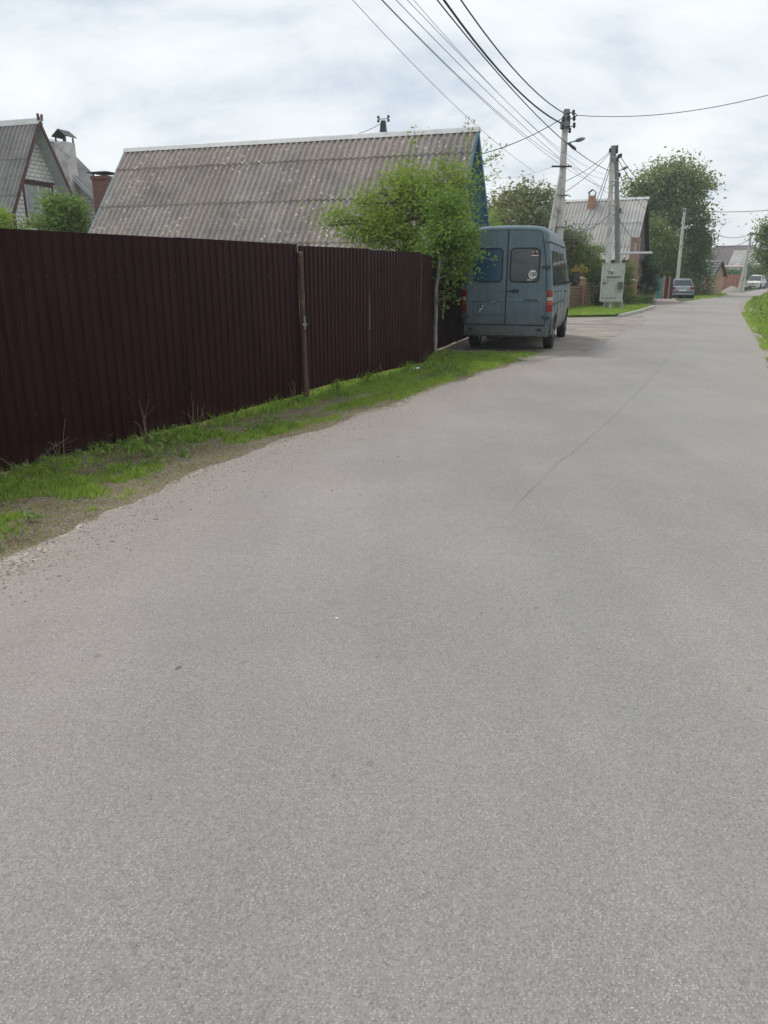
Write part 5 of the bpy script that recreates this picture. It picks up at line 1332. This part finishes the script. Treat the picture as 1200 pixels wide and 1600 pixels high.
# willowy tree behind the fence
tb = (P(640, 500, 17.6).x, 17.6)
tree('garden_tree', 'bushy bright green willowy tree rising behind the fence in front of the big roof', tb,
     [pb(625, 330, 17.6, 52, 1.05), pb(585, 345, 17.4, 38), pb(560, 358, 17.3, 34, .8), pb(660, 318, 17.8, 46), pb(700, 330, 18.0, 42, 1.1), pb(640, 285, 17.8, 34), pb(690, 285, 18.2, 34), pb(605, 375, 17.2, 36, .7), pb(655, 372, 17.3, 40, .8), pb(528, 345, 17.2, 24, .8), pb(512, 352, 17.1, 12), pb(560, 318, 17.4, 16), pb(725, 330, 18.2, 26), pb(728, 280, 18.4, 18, 1.5), pb(590, 300, 17.6, 22)],
     230, 13500, .105, M['leaf_front'], trunk_r=.08, clump_r=.17, aspect=.28, seed=4, droop=.25, shell=.35,
     sprigs=[(*P(730, 240, 18.4), *P(733, 181, 18.4), 44), (*P(650, 240, 17.9), *P(648, 199, 17.9), 26), (*P(738, 262, 18.4), *P(786, 236, 18.3), 60), (*P(742, 290, 18.4), *P(784, 267, 18.3), 50), (*P(745, 250, 18.4), *P(762, 215, 18.4), 12), (*P(520, 345, 17.2), *P(497, 335, 17.2), 14), (*P(655, 215, 18), *P(663, 204, 18), 8), (*P(600, 300, 17.6), *P(590, 262, 17.6), 14), (*P(690, 260, 18.2), *P(700, 225, 18.2), 14)])
# lilac tree beyond the van
tb = (P(815, 450, 44).x, 44)
tree('lilac_tree', 'loose dusty green tree with ragged top rising behind the van roof', tb,
     [pb(800, 318, 44, 24), pb(825, 305, 44, 22), pb(775, 330, 43, 22, 1.2), pb(845, 320, 44, 20, 1.3), pb(822, 335, 43, 28), pb(790, 350, 42, 26), pb(850, 350, 43, 20), pb(765, 360, 42, 18, 1.4), pb(858, 300, 44, 8, 1.5), pb(820, 290, 44, 10), pb(785, 300, 44, 9)],
     210, 7500, .17, M['leaf_pale'], trunk_r=.14, clump_r=.33, seed=6, shell=.3, aspect=.6)
tree('garden_shrub', 'yellow green shrub under the lilac tree just beyond the blue gable', (P(768, 400, 36).x, 36), [pb(770, 385, 36, 26, 1.2), pb(762, 352, 36, 14, 1.3)], 60, 4200, .12, M['leaf_front'], cat='shrub', trunk_r=.05, clump_r=.22, seed=7)
# left garden
tree('garden_tree', 'small plum like tree hiding the foot of the white brick gable', (P(92, 420, 29).x, 29),
     [pb(88, 325, 29, 20), pb(110, 328, 29, 18), pb(88, 345, 28.8, 22, .8), pb(64, 350, 28.6, 12, .8), pb(118, 345, 29, 15), pb(84, 306, 29, 8), pb(119, 312, 29, 7), pb(42, 353, 28.6, 10, .6), pb(90, 378, 29, 34, .8), pb(60, 395, 28.8, 32, .7), pb(115, 392, 29, 26, .8)],
     170, 10000, .13, M['leaf_plum'], trunk_r=.08, clump_r=.2, seed=8, aspect=.5, up=.1)
tree('garden_shrub', 'blurred green shrub top peeping over the fence at the left edge', (P(-2, 400, 20).x, 20), [pb(0, 345, 20, 18, .9), pb(-16, 335, 20, 16), pb(-8, 385, 20, 34, .9)], 70, 5000, .08, M['leaf_front'], cat='shrub', trunk_r=.04, clump_r=.14, seed=9)
# behind the brick fence
Yg = 44
tree('garden_shrub', 'dusty shrub between the van and the cabinet above the brick fence', (P(905, 470, Yg).x, Yg),
     [pb(900, 395, Yg, 24), pb(892, 372, Yg, 18, 1.2), pb(912, 415, Yg, 18, .9), pb(885, 420, Yg, 20)], 90, 6000, .15, M['leaf_pale'], cat='shrub', trunk_r=.07, clump_r=.26, seed=10, aspect=.5, shell=.35)
tree('garden_shrub', 'rounded green shrub directly left of the grey cabinet', (P(925, 470, 43).x, 43),
     [pb(925, 408, 43, 20, 1.1), pb(915, 430, 43, 16), pb(934, 432, 43, 14)], 70, 5000, .12, M['leaf_mid'], cat='shrub', trunk_r=.06, clump_r=.2, seed=11)
tree('flowering_bush', 'small bush with yellow leaves behind the van mirror', (P(904, 470, 41.5).x, 41.5), [pb(904, 424, 41.5, 8, .9)], 16, 500, .10, M['leaf_yellow'], cat='shrub', trunk_r=.03, clump_r=.12, seed=12, limb=False)
tree('conifer', 'dark narrow conifer squeezed between the brick fence and the cabinet', (P(936, 470, 41).x, 41), [pb(936, 452, 41, 8, 2.4), pb(937, 470, 41, 8, 1.2)], 60, 3500, .07, M['thuja'], cat='conifer', trunk_r=.05, clump_r=.12, seed=13, limb=False, up=.6, droop=0, shell=.7)
tree('conifer', 'tall dark green conical thuja in front of the pink brick pier', (P(1010, 470, 47).x, 47), [pb(1012, 445, 47, 14, 1.5), pb(1013, 425, 47, 12.5, 1.6), pb(1012, 412, 47, 9, 1.5)], 150, 9000, .085, M['thuja'], cat='conifer', trunk_r=.08, clump_r=.14, seed=14, limb=False, up=.7, droop=0, shell=.8)
tree('garden_shrub', 'green and yellow shrub between the cabinet and the gate pillars', (P(981, 475, 43.5).x, 43.5), [pb(980, 460, 43.5, 12, 1.1), pb(978, 425, 43.6, 12, 1.5), pb(990, 470, 43.2, 9, .7)], 60, 3600, .11, M['leaf_mid'], cat='shrub', trunk_r=.05, clump_r=.18, seed=15)
tree('low_shrub', 'low dark plants at the foot of the conical thuja', (P(1002, 473, 45).x, 45), [pb(1000, 468, 45, 9, .5), pb(1014, 468, 45, 8, .5)], 24, 1800, .09, M['leaf_dark'], cat='shrub', trunk_r=.02, clump_r=.14, seed=16, limb=False)
# dense trees beyond the second house
Yt = 67
tree('walnut_tree', 'tall spreading tree with airy rounded crown behind the pink brick house', (P(1050, 450, Yt).x, Yt),
     [pb(1045, 285, Yt, 34), pb(1015, 295, Yt, 30), pb(1075, 285, Yt, 30), pb(1000, 315, Yt, 26), pb(1045, 325, Yt, 40), pb(1090, 300, Yt, 20), pb(1082, 330, Yt, 24), pb(1110, 290, Yt, 9, .7), pb(985, 290, Yt, 12), pb(1010, 340, Yt, 30), pb(1105, 345, Yt, 14), pb(1060, 262, Yt, 14)],
     330, 15500, .25, M['leaf_far'], trunk_r=.28, clump_r=.5, seed=17, shell=.3, aspect=.6, bark='barkdark')
tree('dense_tree', 'dense dark green tree right behind the far lamp pole', (P(1085, 460, 66).x, 66),
     [pb(1084, 375, 66.5, 22, 1.2), pb(1072, 400, 66, 22, 1.2), pb(1094, 395, 66.5, 14, 1.4), pb(1080, 430, 66, 22, 1.0), pb(1094, 422, 66, 10, 1.2), pb(1104, 366, 67, 8, 1.2), pb(1084, 450, 65.6, 18, .6)],
     200, 15000, .2, M['leaf_dark'], trunk_r=.2, clump_r=.4, seed=18, shell=.5, aspect=.55, bark='barkdark')
tree('dense_tree', 'mid green bushy tree between the thuja and the far lamp pole', (P(1040, 455, 62.5).x, 62.5),
     [pb(1035, 385, 62.5, 26, 1.1), pb(1048, 402, 62, 18), pb(1030, 415, 62, 22), pb(1058, 392, 63, 12, 1.2), pb(1044, 425, 62.5, 16, .8), pb(1022, 360, 63, 20, 1.2)],
     170, 12000, .18, M['leaf_mid'], trunk_r=.16, clump_r=.36, seed=19, shell=.4, aspect=.55, bark='barkdark')
tree('hedge', 'dark hedge behind the silver hatchback', (P(1062, 465, 63).x, 62.8), [pb(1052, 448, 62, 14, 1.0), pb(1066, 446, 62.5, 13, 1.2), pb(1078, 448, 62.5, 12, 1.1)], 70, 5500, .14, M['leaf_dark'], cat='hedge', trunk_r=.06, clump_r=.28, seed=20)
rb_ = tree('rose_bush', 'flowering rose bush with pink blooms left of the gate canopy', (P(1101, 462, 65).x, 65), [pb(1103, 444, 65, 9, 1.0), pb(1097, 456, 64.6, 9, .7), pb(1108, 455, 64.8, 7, .8)], 50, 2600, .13, M['leaf_pale'], cat='bush', trunk_r=.04, clump_r=.2, seed=21, limb=False)
rs = np.random.RandomState(3); cc_ = np.array([P(1103 + rs.normal() * 5, 447 + rs.normal() * 5, 64.4 + rs.normal() * .2)[:] for k in range(70)]) - np.array(rb_.location)
tag(quads_mesh('blooms', leaves(cc_, .16, rs, 0, .9), M['pinkpetal'], rb_), kind='stuff')
# far end
tree('garden_tree', 'green garden tree behind the white suv', (P(1172, 440, 104).x, 104), [pb(1172, 428, 106, 12, .8), pb(1186, 426, 106, 10, .9), pb(1168, 415, 106, 6, 1.1), pb(1140, 428, 96, 14, .7), pb(1155, 430, 98, 9, .7)], 80, 5000, .24, M['leaf_dark'], trunk_r=.1, clump_r=.4, seed=22)
tree('garden_tree', 'light green tree with round leaf tufts cut by the right edge', (P(1205, 450, 58).x, 58),
     [pb(1198, 372, 58, 12, 1.1), pb(1215, 360, 58, 18), pb(1192, 398, 58, 12, .9), pb(1210, 400, 58, 18, .9), pb(1188, 352, 58, 5, 1.2), pb(1203, 420, 58, 9, .7), pb(1183, 366, 58, 4)],
     130, 6500, .2, M['leaf_far'], trunk_r=.14, clump_r=.32, seed=23, shell=.3)
# far belt of trees on the horizon, right and left
rs = np.random.RandomState(77)
for nm, lb, x0, x1, yy, hh, n in (('distant_wood', 'distant dark wood on the horizon beyond the houses on the right', 20, 260, 190, 5.5, 9000), ('distant_wood', 'distant dark wood on the horizon behind the roofs on the left', -200, 22, 150, 5.0, 9000)):
    cx0 = x0 + (x1 - x0) * rs.rand(n); hz = np.array([hh * (.65 + .35 * nz(x * .06, 1.3) + .2 * nz(x * .3, 4)) for x in cx0]); cz0 = hz * (1 - rs.rand(n) ** 1.6)
    o = quads_mesh(nm, leaves(np.stack([cx0, yy + rs.normal(size=n) * 5, cz0 + .1], 1), 1.3, rs, 0, .7), M['leaf_dark']); tag(o, lb, 'wood', None, 'stuff')

# ------------------------------------------------------------------ air
hz = MB(); hz.box((0, 480, 7.5), (1960, 2200, 17.5)); hzo = hz.build('haze', bpy.data.materials.new('thin summer haze'))
hm = hzo.data.materials[0]; hm.use_nodes = True; ht = hm.node_tree; ht.nodes.clear()
ho = ht.nodes.new('ShaderNodeOutputMaterial'); hv = ht.nodes.new('ShaderNodeVolumePrincipled'); hv.inputs['Color'].default_value = (.88, .92, .95, 1); hv.inputs['Density'].default_value = .0010; hv.inputs['Anisotropy'].default_value = .3
ht.links.new(hv.outputs[0], ho.inputs['Volume']); tag(hzo, 'thin pale haze that softens the far end of the street', 'haze', None, 'stuff')
